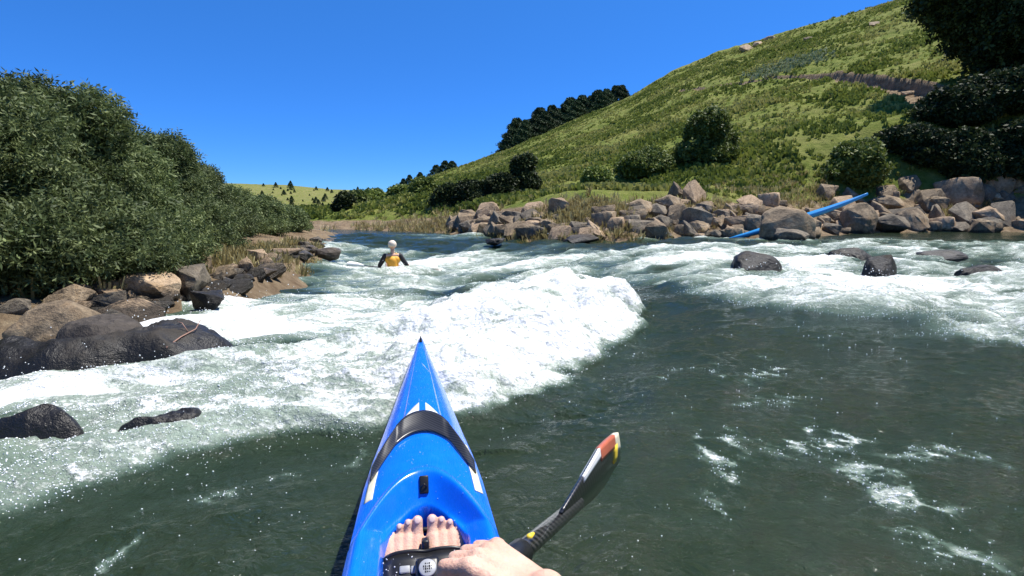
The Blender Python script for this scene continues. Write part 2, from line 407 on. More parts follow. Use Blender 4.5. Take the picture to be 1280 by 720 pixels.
def water(x, y):
    x = np.asarray(x, float); y = np.asarray(y, float)
    Yp = y*cp+CAMH*sp; ok = y > .35
    d = np.where(ok, y*cp+CAMH*sp, 1); u = np.where(ok, 640+F*x/d, 640); vv = np.where(ok, 360-F*(y*sp-CAMH*cp)/d, 900)
    r = np.hypot(x, y)
    wx = x+fbm(x*1.3, y*1.3, 3, 40)*.22; wy = y+fbm(x*1.3, y*1.3, 3, 44)*.22
    s, p0_ = polydist(wx, wy, CREST); s = s+fbm(x*3.2, y*3.2, 4, 53)*.10         # + = far side
    c0, c1 = CREST[2], CREST[-1]; ex, ey = c1[0]-c0[0], c1[1]-c0[1]; L2_ = ex*ex+ey*ey
    q_ = ((wx-c0[0])*ex+(wy-c0[1])*ey)/L2_; p = np.clip(.10+.9*q_, 0, 1)
    xa, ya = (wx*.82+wy*.57), (-wx*.57+wy*.82)
    fo = ridged(xa*.38, ya*1.05, 5, 60)*.55+fbm(xa*1.0, ya*2.4, 4, 66)*.40
    # --- breaking wave
    A = np.interp(p, [0, .15, .35, .5, .65, .8, .93, 1], [.02, .07, .09, .14, .20, .28, .33, .24])
    W = np.interp(p, [0, .15, .35, .5, .65, .8, 1], [.4, .7, 1.5, 1.8, 1.9, 1.7, 1.1])
    endf = 1-ss(.86, .985, q_+fbm(x*2.5, y*2.5, 4, 48)*.09)
    rise = ss(-.12, .42, s)*(1-ss(W*.55, W*1.5, s))
    h = A*rise*endf-.05*np.exp(-((s+.22)/.3)**2)*np.interp(p, [0, .4, 1], [.3, 1, 1])
    pile = ss(-.05, .10, s)*(1-ss(W*.75, W*1.35, s))*endf
    pile = pile*np.interp(p, [0, .2, .35, .5, 1], [.40, .48, .62, .92, 1])*(1+.55*np.clip(fo, -1, .3)*np.interp(p, [0, .5, .8], [1, .9, .3]))
    # --- mid and far field
    sr, _ = polydist(wx, wy, CREST+RIGHTE)
    field = ss(-.1, .8, sr)*(1-ss(24, 30, r+2*fbm(x*.3, y*.3, 2, 58)))
    wv = fbm(xa*.55, ya*1.15, 3, 80); rv = ridged(xa*.8, ya*1.9, 4, 84)
    base = field*(.31+.46*fo+.34*wv+.16*rv)
    # smooth shoulder of dark water to the right of the breaker
    base = base-.5*np.exp(-((u-845)/60)**2-((vv-405)/32)**2)
    tr = ss(.0, .7, ridged(x*6+y*2.2, y*6.5, 5, 63, .7)+.3*fbm(x*16, y*16, 3, 64))
    for (bx, by, rx, ry, wgt) in BLOBS:
        g = np.exp(-((u-bx)/rx)**2-((vv-by)/ry)**2)
        if by > 450 and bx > 850: base = base+g*wgt*(.05+.7*tr)
        else: base = base+wgt*g*(1+.5*fo)
    wx2 = x+fbm(x*4.5, y*4.5, 4, 46)*.16; wy2 = y+fbm(x*4.5, y*4.5, 4, 47)*.16; brk = .25+.75*ss(-.25, .35, fbm(x*5, y*5, 4, 49))
    for (w_, g_, P_) in TRAILS:
        dd, _ = polydist(wx2, wy2, P_); dd = np.abs(dd)
        base = base+g_*(np.exp(-(dd/w_)**2)*(.20+.62*tr)*brk+.42*np.exp(-(dd/(w_*3.0))**2)*tr*brk)
    # thin lace and flecks on the green tongue
    lace = ss(.60, .95, ridged(x*1.7, y*1.2, 4, 71))*.20+ss(.5, .9, ridged(x*4.5, y*4.5, 3, 75))*.07
    calm = 1-np.clip(field+pile, 0, 1)
    foam = np.maximum(base+lace*calm*ss(.15, .6, fbm(x*.6, y*.6, 3, 78)+.35), pile*.98)
    foam = np.where(s > -.35, foam+.10*np.exp(-((s+.05)/.12)**2)*(p < .9), foam)
    foam = np.where((vv > 440) & (u > 830), np.minimum(foam, .20+.42*tr), foam)
    foam = np.clip(foam, 0, 1.0)
    foam = foam*(1-ss(29, 33, r))
    # --- heights
    h = h-.42*ss(6.5, 12, r)*(1-ss(17, 26, r))*np.exp(-((x+2.6)/4.5)**2)
    h = h+wv*(.055+.15*field)*ss(.5, 2.5, r)
    h = h+rv*(.014+.070*field)*ss(.5, 2, r)
    h = h+(ridged(xa*1.7, ya*3.4, 5, 88, .6))*pile*.085+fbm(x*7, y*7, 3, 92, .5)*.026*pile+fbm(x*10, y*10, 3, 96)*.010*foam
    # grey, wind-rippled sheet in front of the breaker
    sheet = np.exp(-((u-720)/90)**2-((vv-505)/38)**2)
    h = h+sheet*(.030*ridged(x*2.6+y*1.5, y*8.5, 4, 99))+.006*fbm(x*5, y*8, 3, 101)*calm
    h = h-.03*ss(1.5, 0, np.abs(s+.8))*0
    h = np.where(r > 30, h*.3, h)
    k_ = 1-ss(.2, .6, np.abs(x+.169*y))*1.0
    h = np.where((y < 2.4) & (y > -2.5), h*(1-.5*k_)-.01*k_, h)
    # clear drop where foam meets the right bank pool
    return h, foam
az_w = np.radians(np.concatenate([np.linspace(-47, 47, 1000), np.linspace(47, 313, 90)[1:-1]]))
rw = np.concatenate([np.geomspace(.04, .8, 14), np.geomspace(.8, 36, 1150)[1:], np.geomspace(36, 160, 40)[1:]])
v, f, at = polar_grid(az_w, rw, water, ['foam'])
me = np_mesh('river', v, f, True, at)
tag(link('river', me, M_WATER), 'dark green river breaking into white rapids', 'river', kind='structure')
def wz(x, y): return float(water(np.array([x]), np.array([y]))[0][0])

# spray droplets and foam bubbles
def blobs_mesh(pts, size, asp=None):
    t = bmesh.new(); bmesh.ops.create_icosphere(t, subdivisions=1, radius=1)
    tv = np.array([v.co[:] for v in t.verts]); tf = np.array([[v.index for v in fc.verts] for fc in t.faces]); t.free()
    n = len(pts); s = size[:, None, None]*rng.uniform(.6, 1.4, (n, 1, 3))
    V = pts[:, None, :]+tv[None]*s
    Fc = tf[None]+(np.arange(n)*len(tv))[:, None, None]
    return V.reshape(-1, 3), Fc.reshape(-1, 3)
def spray():
    P = []; S = []
    # along the breaker
    n = 16000
    az = rng.uniform(-.9, .75, n*6); r = np.exp(rng.uniform(math.log(1.3), math.log(24), n*6))
    x = r*np.sin(az); y = r*np.cos(az); h, fo = water(x, y)
    s, p = polydist(x, y, CREST)
    edge = np.exp(-((s-.12)/.16)**2)*.45+(fo > .55)*.24
    keep = rng.random(n*6) < edge*.6
    x, y, h, r, fo = x[keep], y[keep], h[keep], r[keep], fo[keep]
    up = rng.exponential(.05, len(x))*np.clip(r/4, .5, 1.6)
    P.append(np.stack([x, y, h+up], 1)); S.append(rng.uniform(.0010, .0032, len(x))*np.clip(r/3.0, .8, 3))
    # bubbles sitting on the dark water: gathered on the trails
    m = 90000
    az = rng.uniform(-.85, .85, m); r = np.exp(rng.uniform(math.log(.95), math.log(9), m))
    x = r*np.sin(az); y = r*np.cos(az); h, fo = water(x, y)
    k = (rng.random(m) < np.clip((fo-.10)*3.2, 0, 1)*(fo < .62)) | (rng.random(m) < .012*ss(.1, .6, fbm(x*1.5, y*1.5, 3, 120)+.3))
    x, y, h, r = x[k], y[k], h[k], r[k]
    P.append(np.stack([x, y, h+.001], 1)); S.append(rng.uniform(.0009, .0034, len(x))*np.clip(r/2.4, .7, 2))
    P = np.concatenate(P); S = np.concatenate(S)
    hull = (np.abs(P[:, 0]+.169*P[:, 1]) < .24) & (P[:, 1] < 3.4)
    P = P[~hull]; S = S[~hull]
    V, Fc = blobs_mesh(P, S)
    t = NT('spray_water'); t.set(Base_Color=(.85, .88, .88), Roughness=.12, IOR=1.33)
    o = link('spray', np_mesh('spray', V, Fc, True), t.m)
    tag(o, 'white spray drops and bubbles flying over the breaking rapids', 'spray', kind='stuff')
spray()

# ------------------------------------------------------------------ foliage
def frames(dirs, roll):
    d = dirs/np.linalg.norm(dirs, axis=1, keepdims=True)
    ref = np.where(np.abs(d[:, 2:3]) > .9, np.array([[1., 0, 0]]), np.array([[0., 0, 1]]))
    a = np.cross(ref, d); a /= np.linalg.norm(a, axis=1, keepdims=True); b = np.cross(d, a)
    c, s = np.cos(roll)[:, None], np.sin(roll)[:, None]
    return np.stack([a*c+b*s, -a*s+b*c, d], 2)     # columns: x, y, z(dir)
def scatter(pts, dirs, sc, tv, tf, name='leaf', rnd=None):
    n = len(pts); Rm = frames(dirs, rng.uniform(0, 2*PI, n))
    V = np.einsum('nij,kj->nki', Rm, tv)*sc[:, None, None]+pts[:, None, :]
    Fc = (tf[None]+(np.arange(n)*len(tv))[:, None, None]).reshape(-1, tf.shape[1])
    if rnd is None: rnd = rng.random(n)
    at = np.repeat(rnd, len(tv))+rng.uniform(-.12, .12, n*len(tv))
    return np_mesh(name, V.reshape(-1, 3), Fc, False, {'rnd': np.clip(at, 0, 1)})
def sprig(nl=9, L=1.0, lw=.085, ll=.34, spread=.9, seed=1):
    r = np.random.default_rng(seed); V = []; Q = []
    for i in range(nl):
        t = (i+.5)/nl*L; ang = i*2.4+r.uniform(-.3, .3)
        base = np.array([.06*math.sin(t*3), .05*t, t])
        dr = np.array([math.cos(ang)*spread, math.sin(ang)*spread, .55]); dr /= np.linalg.norm(dr)
        sd = np.cross(dr, [0, 0, 1]); sd /= np.linalg.norm(sd); sd = sd*math.cos(i)+np.cross(dr, sd)*math.sin(i)
        l = ll*r.uniform(.7, 1.2); w = lw*r.uniform(.8, 1.2)
        k = len(V)
        V += [base, base+dr*l*.5+sd*w, base+dr*l, base+dr*l*.5-sd*w]; Q.append([k, k+1, k+2, k+3])
    return np.array(V), np.array(Q)
def lobed(lobes, n, inner=.25):
    L = np.array(lobes); w = (L[:, 3]*L[:, 5])**1.0; idx = rng.choice(len(L), n, p=w/w.sum())
    d = rng.normal(size=(n, 3)); d /= np.linalg.norm(d, axis=1, keepdims=True)
    rr = np.where(rng.random(n) < inner, rng.uniform(.45, .8, n), rng.uniform(.82, 1.08, n))
    rr = np.where(rng.random(n) < .05, rng.uniform(1.05, 1.28, n), rr)
    # lumpy surface
    q = rr*(1+.22*vnoise(d[:, 0]*2.5+idx*3.1, d[:, 1]*2.5+d[:, 2]*2.1, 3)+.12*vnoise(d[:, 0]*6+idx, d[:, 2]*6, 4))
    return L[idx, :3]+d*L[idx, 3:6]*q[:, None], d
def tree(name, base, H, wid, label, cat, group, mat, n, leaf=.16, tmpl=None, seed=0, low=True, nl=11, trunk=True, droop=.1, shape='bush', wide_y=None):
    """a trunk with limbs and a crown of leaf sprigs; lobes give the uneven outline"""
    rs_ = random.Random(seed); t = empty(name, base)
    lob = []
    for i in range(nl):
        a = rs_.uniform(0, 2*PI); rad = wid*rs_.uniform(.15, .62)
        zz = H*(rs_.uniform(.12, .9) if low else rs_.uniform(.38, .88))
        k = 1-.55*max(0, (zz/H-.4)/.6)
        lr = wid*rs_.uniform(.20, .46)*(1 if low else .9)
        lob.append((math.cos(a)*rad*k, math.sin(a)*rad*k, min(zz, H-lr*.6), lr, lr, lr*rs_.uniform(.7, 1.0)))
    hz = min(wid*.30, H*.3); lob.append((rs_.uniform(-.25, .25)*wid, 0, H-hz, wid*.30, wid*.30, hz)); lob.append((0, 0, H*.45, wid*.5, wid*.5, H*.34))
    lob = [(a_, b_, min(c_, H-f_*.95), d_, e2, min(f_, H*.4)) for (a_, b_, c_, d_, e2, f_) in lob]
    if low: lob.append((0, 0, H*.2, wid*.8, wid*.8, H*.24))
    pts, d = lobed(lob, n)
    m = pts[:, 2] > -.1; pts, d = pts[m], d[m]
    dirs = d+np.array([0, 0, .45-droop])+rng.normal(size=d.shape)*.45
    tv, tf = tmpl
    me = scatter(pts, dirs, leaf*rng.uniform(.6, 1.35, len(pts)), tv, tf, 'crown')
    link('crown', me, mat, t)
    if trunk:
        bm = bmesh.new(); r0 = max(.03, H*.022)
        for s_ in range(1 if not low else 3):
            ox = 0 if s_ == 0 else rs_.uniform(-.2, .2)*wid; oy = 0 if s_ == 0 else rs_.uniform(-.2, .2)*wid
            pts_ = [(ox*.3, oy*.3, -.15), (ox*.6+rs_.uniform(-.05, .05), oy*.6, H*.3), (ox, oy, H*.6), (ox*1.1, oy, H*.85)]
            tube(bm, pts_, [r0, r0*.8, r0*.5, r0*.2], 7)
        for lb in lob[:-1][:9]:
            z0 = H*.25; p1 = Vector(lb[:3])
            tube(bm, [(0, 0, z0), p1*.5+Vector((0, 0, z0*.3)), p1], [r0*.5, r0*.35, r0*.12], 5)
        bm_obj('trunk', bm, M_BARK, t)
    tag(t, label, cat, group)
    return t
SP_FINE = sprig(11, 1.0, .060, .40, 1.0, 2)
SP_WIDE = sprig(8, .8, .12, .42, 1.2, 4)

# left bank shrubs: (px, top y, distance, half width, leaves)
LEFT = [(-300, 60, 8.2, 1.6, 5000), (-170, 75, 8.6, 1.5, 5500), (-60, 88, 9.2, 1.5, 9000), (18, 92, 10.2, 1.35, 11000), (74, 112, 10.4, 1.1, 11000), (60, 210, 8.6, 1.1, 9000), (132, 150, 12.2, 1.35, 11000), (150, 235, 10.4, 1.05, 8000), (192, 168, 14.6, 1.45, 11000),
        (232, 208, 17.2, 1.5, 9000), (225, 262, 13.8, 1.0, 6000), (272, 238, 19.5, 1.3, 7000), (312, 250, 22, 1.25, 6000), (343, 262, 25, 1.05, 4500), (360, 278, 27, .62, 3000)]
LLAB = ['tall grey-green shrub outside the left edge', 'dense grey-green shrub near the left edge', 'tallest grey-green shrub at the far left edge of the photo', 'tall feathery shrub behind the rounded boulder on the left bank',
        'pointed shrub, second peak of the thicket from the left', 'low leafy shrub right behind the pile of left bank rocks', 'broad shrub where the left thicket begins to slope down', 'low dark shrub overhanging the flat sunlit slabs',
        'shrub with loose wispy top in the middle of the left thicket', 'sloping shrub against the sky, right of the wispy one', 'low round shrub beside the dry grass on the left bank', 'darker shrub just before the distant hill shows on the left',
        'small shrub overlapping the distant hill on the left', 'last but one shrub of the left thicket, low and round', 'last small round shrub of the thicket, at the river bend']
for i, ((px, ty, dist, hw, n), lab) in enumerate(zip(LEFT, LLAB)):
    az = math.atan2((px-640)/F, 1.03); x, y = dist*math.sin(az), dist*math.cos(az)
    z0 = tz(x, y); rr = ray(px, ty); top = CAMH+rr[2]/math.hypot(rr[0], rr[1])*dist; top = max(top, z0+.7)
    tree('riverside_shrub', (x, y, z0), (top-z0)*.93, hw, lab, 'shrub', 'grey-green shrubs on the left bank', M_LEAF_W, int(n*2.3), .13+.0038*dist, SP_FINE, 50+i)

# right side bushes and trees: (px, base y, top y, distance, half width px, leaves, material, label)
RIGHT = [(1248, -60, 59, 118, 24000, 'D', 'huge dark tree filling the upper right corner', 'tree', False),
         (1180, 118, 49.5, 42, 9000, 'D', 'dark shrub under the left side of the huge dark tree', 'shrub', True),
         (1240, 98, 51, 56, 12000, 'D', 'black-green shrub in the shade below the huge dark tree', 'shrub', True),
         (1300, 90, 52, 56, 9000, 'D', 'black-green shrub cut by the right edge of the photo', 'shrub', True),
         (1130, 168, 46.5, 36, 5000, 'D', 'dark green shrub above the blue kayak, nearest to it', 'shrub', True),
         (1160, 172, 46, 30, 5000, 'D', 'low black-green shrub right behind the bank rocks, left one of three in the shade', 'shrub', True),
         (1212, 168, 46.5, 32, 5000, 'D', 'low black-green shrub behind the largest tan boulder', 'shrub', True),
         (1268, 160, 47.5, 34, 5000, 'D', 'low black-green shrub above the rocks at the right edge', 'shrub', True),
         (1065, 180, 42, 34, 4500, 'B', 'mid green shrub above the blue kayak end', 'shrub', True),
         (880, 145, 42, 36, 5500, 'B', 'tall dark green bush rising halfway up the slope', 'bush', True),
         (805, 190, 41, 34, 4500, 'B', 'dark bush above the brown bank, left of the tall bush', 'bush', True),
         (745, 215, 36, 22, 2500, 'B', 'small bush above the dry grass patch on the right bank', 'bush', True),
         (655, 196, 38, 17, 3500, 'D', 'narrow dark conifer-like bush standing upright on the bank', 'bush', True),
         (627, 222, 37, 22, 3500, 'D', 'dark bush pressed against the narrow upright one', 'bush', True),
         (592, 232, 37, 24, 4000, 'D', 'dark bush hanging over the first rocks of the right bank', 'bush', True),
         (560, 243, 38, 17, 3000, 'D', 'leftmost dark bush at the start of the right bank rocks', 'bush', True),
         (466, 248, 60, 17, 1800, 'B', 'green bush on the rise beyond the river bend', 'bush', True),
         (445, 256, 56, 12, 1500, 'B', 'small round bush left of the green bush past the bend', 'bush', True),
         (500, 262, 52, 15, 1500, 'B', 'low yellow-green bush by the beige far bank', 'bush', True),
         (430, 268, 48, 9, 1200, 'D', 'small dark bush beside the water at the bend', 'bush', True),
         (530, 262, 46, 16, 1500, 'B', 'low bush left of the dark bushes on the right bank', 'bush', True)]
MT = {'D': M_LEAF_D, 'B': M_LEAF_B}
for i, (px, ty, dist, hwp, n, mk, lab, cat, low) in enumerate(RIGHT):
    rr = ray(px, 250); hn = math.hypot(rr[0], rr[1]); x, y = rr[0]/hn*dist, rr[1]/hn*dist
    z0 = tz(x, y); rt = ray(px, ty); top = CAMH+rt[2]/math.hypot(rt[0], rt[1])*dist; top = max(top, z0+1.0)
    hw = hwp/F*(dist*rr[1]/hn)
    tree('broadleaf_tree' if cat == 'tree' else 'bank_bush', (x, y, z0-.1), max(top-z0, .8), hw, lab, cat, None if cat == 'tree' else 'bushes on the right bank and beyond the bend', MT[mk], int(n*1.9), .0115*dist, SP_WIDE, 90+i, low, nl=(22 if cat == 'tree' else 9))
# pines beyond the ridge
def pine_mesh(seed):
    r = random.Random(seed); P = []; D = []
    for i in range(1100):
        h = r.random()**.8; a = r.uniform(0, 2*PI); w = (1-h)**.85*.36*(1+.35*math.sin(h*24+a*3+seed))*r.uniform(.75, 1.1)
        P.append((math.cos(a)*w, math.sin(a)*w, .12+h*.88)); D.append((math.cos(a), math.sin(a), .3))
    me = scatter(np.array(P), np.array(D), np.full(1100, .085), SP_WIDE[0], SP_WIDE[1], 'crown')
    return me
PM = [pine_mesh(s) for s in range(4)]
bm = bmesh.new(); tube(bm, [(0, 0, -.1), (0, 0, .5), (.01, 0, .95)], [.03, .02, .004], 6); TM = bpy.data.meshes.new('trunk'); bm.to_mesh(TM); bm.free(); TM.materials.append(M_BARK)
for m_ in PM: m_.materials.append(M_LEAF_P)
pl = [(648, 150, 6.0), (657, 147, 5), (668, 143, 7), (676, 140, 6), (684, 139, 7), (691, 133, 6), (699, 135, 7), (706, 129, 6), (714, 127, 7), (722, 123, 6), (729, 122, 7), (737, 120, 6), (745, 116, 7), (753, 114, 6), (760, 111, 7), (768, 110, 6), (775, 110, 6), (642, 160, 5),
      (556, 203, 5), (548, 208, 5), (505, 227, 5), (514, 225, 5), (526, 221, 5), (566, 201, 5), (634, 168, 5)]
for i, (px, ty, ex) in enumerate(pl):
    dist = 150+random.uniform(-5, 14); px += random.uniform(-3, 3); rr = ray(px, ty); hn = math.hypot(rr[0], rr[1]); x, y = rr[0]/hn*dist, rr[1]/hn*dist
    top = CAMH+rr[2]/hn*dist; z0 = tz(x, y); H = max(top-z0, 4)*random.uniform(.9, 1.08)
    t = empty('pine_tree', (x, y, z0), random.uniform(0, 6)); t.scale = (H*random.uniform(1.1, 1.5), H*random.uniform(1.1, 1.5), H)
    link('crown', PM[i % 4], None, t); link('trunk', TM, None, t)
    if i < 18: tag(t, 'dark pine in the row standing beyond the crest of the green hill', 'tree', 'dark pines beyond the hill crest')
    else: tag(t, 'dark pine low on the skyline left of the main pine row', 'tree', 'dark pines low on the left flank')
# specks of shrub on the far hill
for i in range(90):
    px = random.uniform(325, 478); py = random.uniform(232, 268)
    p = cast(px, py, 60, 300)
    if p.length > 290: continue
    t = link('far_shrub', PM[i % 4], None); t.location = p-Vector((0, 0, .3)); s = p.length*random.uniform(.004, .012); t.scale = (s, s, s)
    tag(t, 'tiny dark shrub dotted on the far pale hillside', 'shrub', 'tiny shrubs on the far hillside')

# hillside grass: one stuff object
def tuft(seed=1, nb=7, w=.16):
    r = np.random.default_rng(seed); V = []; Q = []
    for i in range(nb):
        a = r.uniform(0, 2*PI); b = np.array([math.cos(a)*.25, math.sin(a)*.25, 0])*r.uniform(.2, 1); lean = np.array([math.cos(a), math.sin(a), 0])*r.uniform(.1, .5)
        sd = np.array([-math.sin(a), math.cos(a), 0])*w; h = r.uniform(.6, 1.1); k = len(V)
        V += [b-sd, b+sd, b+lean*.6+sd*.8+[0, 0, h*.6], b+lean*.6-sd*.8+[0, 0, h*.6], b+lean+[0, 0, h]]; Q += [[k, k+1, k+2, k+3], [k+3, k+2, k+4, k+4]]
    V = np.array(V); Q = np.array([q for q in Q if len(set(q)) == 4]); return V, Q
TU = tuft()
def hill_grass():
    n = 70000
    az = rng.uniform(math.radians(-27), math.radians(46), n); r = rng.uniform(30**1.2, 124**1.2, n)**(1/1.2)
    x = r*np.sin(az); y = r*np.cos(az); z, so = terrain(x, y)
    dens = fbm(x*.22, y*.22, 4, 130); fine = fbm(x*.9, y*.9, 3, 133)
    keep = (so < .35) & (rng.random(n) < ss(-.5, .45, dens+fine*.6)*.95+.12)
    x, y, z, dens, fine = x[keep], y[keep], z[keep], dens[keep], fine[keep]
    rnd = np.clip(.5-fbm(x*.15, y*.15, 3, 140)*1.0+fine*.5+rng.normal(0, .2, len(x)), 0, 1)
    sc = (.34+.30*np.clip(dens+.3, 0, 1))*rng.uniform(.6, 1.4, len(x))
    me = scatter(np.stack([x, y, z-.05], 1), np.tile([0., 0, 1], (len(x), 1))+rng.normal(size=(len(x), 3))*.12, sc, TU[0], TU[1], 'hill_grass', rnd)
    tag(link('hill_grass', me, M_GRASS), 'tufty green grass and ground cover on the hillside', 'grass', kind='stuff')
hill_grass()
def dry_grass():
    P = []
    for (px, py, rad, n) in [(130, 335, .35, 140), (75, 355, .5, 120), (105, 350, .5, 110), (270, 322, .8, 160), (290, 318, .7, 120), (225, 338, .25, 40), (325, 322, .7, 130), (352, 314, .7, 110), (375, 308, .6, 70)]:
        c = cast(px, py, 3)
        P += [(c.x+random.gauss(0, rad*.6), c.y+random.gauss(0, rad*.6), .30) for _ in range(n)]
    for (px, py, rad, n) in [(720, 275, 2.2, 500), (680, 285, 1.5, 250), (770, 268, 1.4, 200), (550, 285, 2, 260), (500, 285, 3, 300), (900, 262, 1.6, 120), (840, 262, 1.4, 120), (1010, 240, 1.6, 200), (960, 245, 1.5, 180), (1180, 262, .8, 80), (1225, 258, .5, 50)]:
        c = cast(px, py, 20)
        P += [(c.x+random.gauss(0, rad*.8), c.y+random.gauss(0, rad*.6), .42) for _ in range(n)]
    P = np.array(P); z, _ = terrain(P[:, 0], P[:, 1])
    V, Q = tuft(5, 12, .035)
    me = scatter(np.stack([P[:, 0], P[:, 1], z-.02], 1), np.tile([0., 0, 1], (len(P), 1))+rng.normal(size=(len(P), 3))*.2, P[:, 2]*rng.uniform(.6, 1.5, len(P)), V, Q, 'dry_grass')
    tag(link('dry_grass', me, M_DRY), 'straw-coloured dry grass between the bank rocks', 'grass', kind='stuff')
    # pale heath patch above the path
    P = []
    for _ in range(420):
        t_ = random.random(); px = 935+95*t_+random.gauss(0, 7); py = 97-28*t_+random.gauss(0, 3.5)
        c = cast(px, py, 40); P.append((c.x, c.y, c.z))
    P = np.array(P)
    me = scatter(P, np.tile([0., 0, 1], (len(P), 1))+rng.normal(size=(len(P), 3))*.2, rng.uniform(.35, .8, len(P)), TU[0], TU[1], 'heath')
    tag(link('heath_patch', me, M_FLOWER), 'pale whitish-green patch of plants above the hillside path', 'plants', kind='stuff')
dry_grass()

# ------------------------------------------------------------------ rocks
def rock_mesh(seed, ang=.5, flat=1.0, npt=12, sub=3):
    r = random.Random(seed); bm = bmesh.new()
    for i in range(npt):
        a = r.uniform(0, 2*PI); z = r.uniform(-1, 1); q = math.sqrt(1-z*z); k = r.uniform(.82, 1.0)
        bm.verts.new((math.cos(a)*q*k, math.sin(a)*q*k, z*k*flat))
    g = bmesh.ops.convex_hull(bm, input=bm.verts[:])
    for v in [v for v in bm.verts if not v.link_faces]: bm.verts.remove(v)
    bmesh.ops.triangulate(bm, faces=bm.faces[:])
    mx = max(abs(v.co.x) for v in bm.verts); my = max(abs(v.co.y) for v in bm.verts); mz = max(abs(v.co.z) for v in bm.verts)
    for v in bm.verts: v.co = Vector((v.co.x/mx, v.co.y/my, v.co.z/mz))
    bmesh.ops.bevel(bm, geom=bm.edges[:]+bm.verts[:], offset=.12*(1-ang)+.03, segments=2, affect='EDGES', profile=.55, clamp_overlap=True)
    for v in bm.verts: v.co = Vector([max(-1.02, min(1.02, q)) for q in v.co])
    bmesh.ops.triangulate(bm, faces=bm.faces[:])
    for _ in range(sub-1): bmesh.ops.subdivide_edges(bm, edges=[e for e in bm.edges if e.calc_length() > .16], cuts=1, use_grid_fill=True)
    bmesh.ops.triangulate(bm, faces=[f for f in bm.faces if len(f.verts) > 3])
    for _ in range(2): bmesh.ops.smooth_vert(bm, verts=bm.verts[:], factor=.30*(1.05-ang), use_axis_x=True, use_axis_y=True, use_axis_z=True)
    bm.normal_update()
    co = np.array([v.co[:] for v in bm.verts])
    d = fbm(co[:, 0]*1.4+seed, co[:, 1]*1.4+co[:, 2]*1.7, 4, seed % 50)*.10+fbm(co[:, 0]*5+co[:, 2]*3, co[:, 1]*5+co[:, 2]*4, 3, 7)*.03
    for v, q in zip(bm.verts, d): v.co += v.normal*float(q)
    me = bpy.data.meshes.new('rock'); bm.to_mesh(me); bm.free()
    me.polygons.foreach_set('use_smooth', [True]*len(me.polygons))
    try: me.set_sharp_from_angle(angle=math.radians(38))
    except Exception: pass
    return me
RM = [rock_mesh(i, a) for i, a in enumerate([.95, .85, .95, .8, .9, 1.0, .7, .9, 1.0, .85])]
RR = [rock_mesh(40+i, .05, 1, 26) for i in range(4)]     # rounded boulders
def rock(label, px, by, w, h, mat=M_ROCK, rnd=False, dep=.8, k=None, group='rocks of the riverbank', cat='rock', tilt=0, r0=2.5, sink=.25, z=None, rz=None):
    """px, by: where its foot shows; w, h: size in photo pixels -> metres at its distance"""
    p = cast(px, by, r0) if z is None else G(px, by, z)
    dpt = p.y*cp+(CAMH-p.z)*sp; sx = w/F*dpt/2; H = h/F*dpt
    sz = H*(1+sink)/2*1.05; k = k if k is not None else random.randrange(10)
    base = (RR[k % 4] if rnd else RM[k % 10])
    me = base.copy(); me.materials.append(mat)
    o = link('boulder' if rnd or w > 35 else 'rock', me)
    o.scale = (sx*1.06, sx*dep, sz)
    o.location = (p.x, p.y+sx*dep*.6, p.z+H-sz-(.06 if z is None else 0))
    o.rotation_euler = (random.uniform(-.1, .1), math.radians(tilt), rz if rz is not None else random.uniform(-.35, .35))
    tag(o, label, cat, group)
    return o
LR = 'rocks of the left bank'
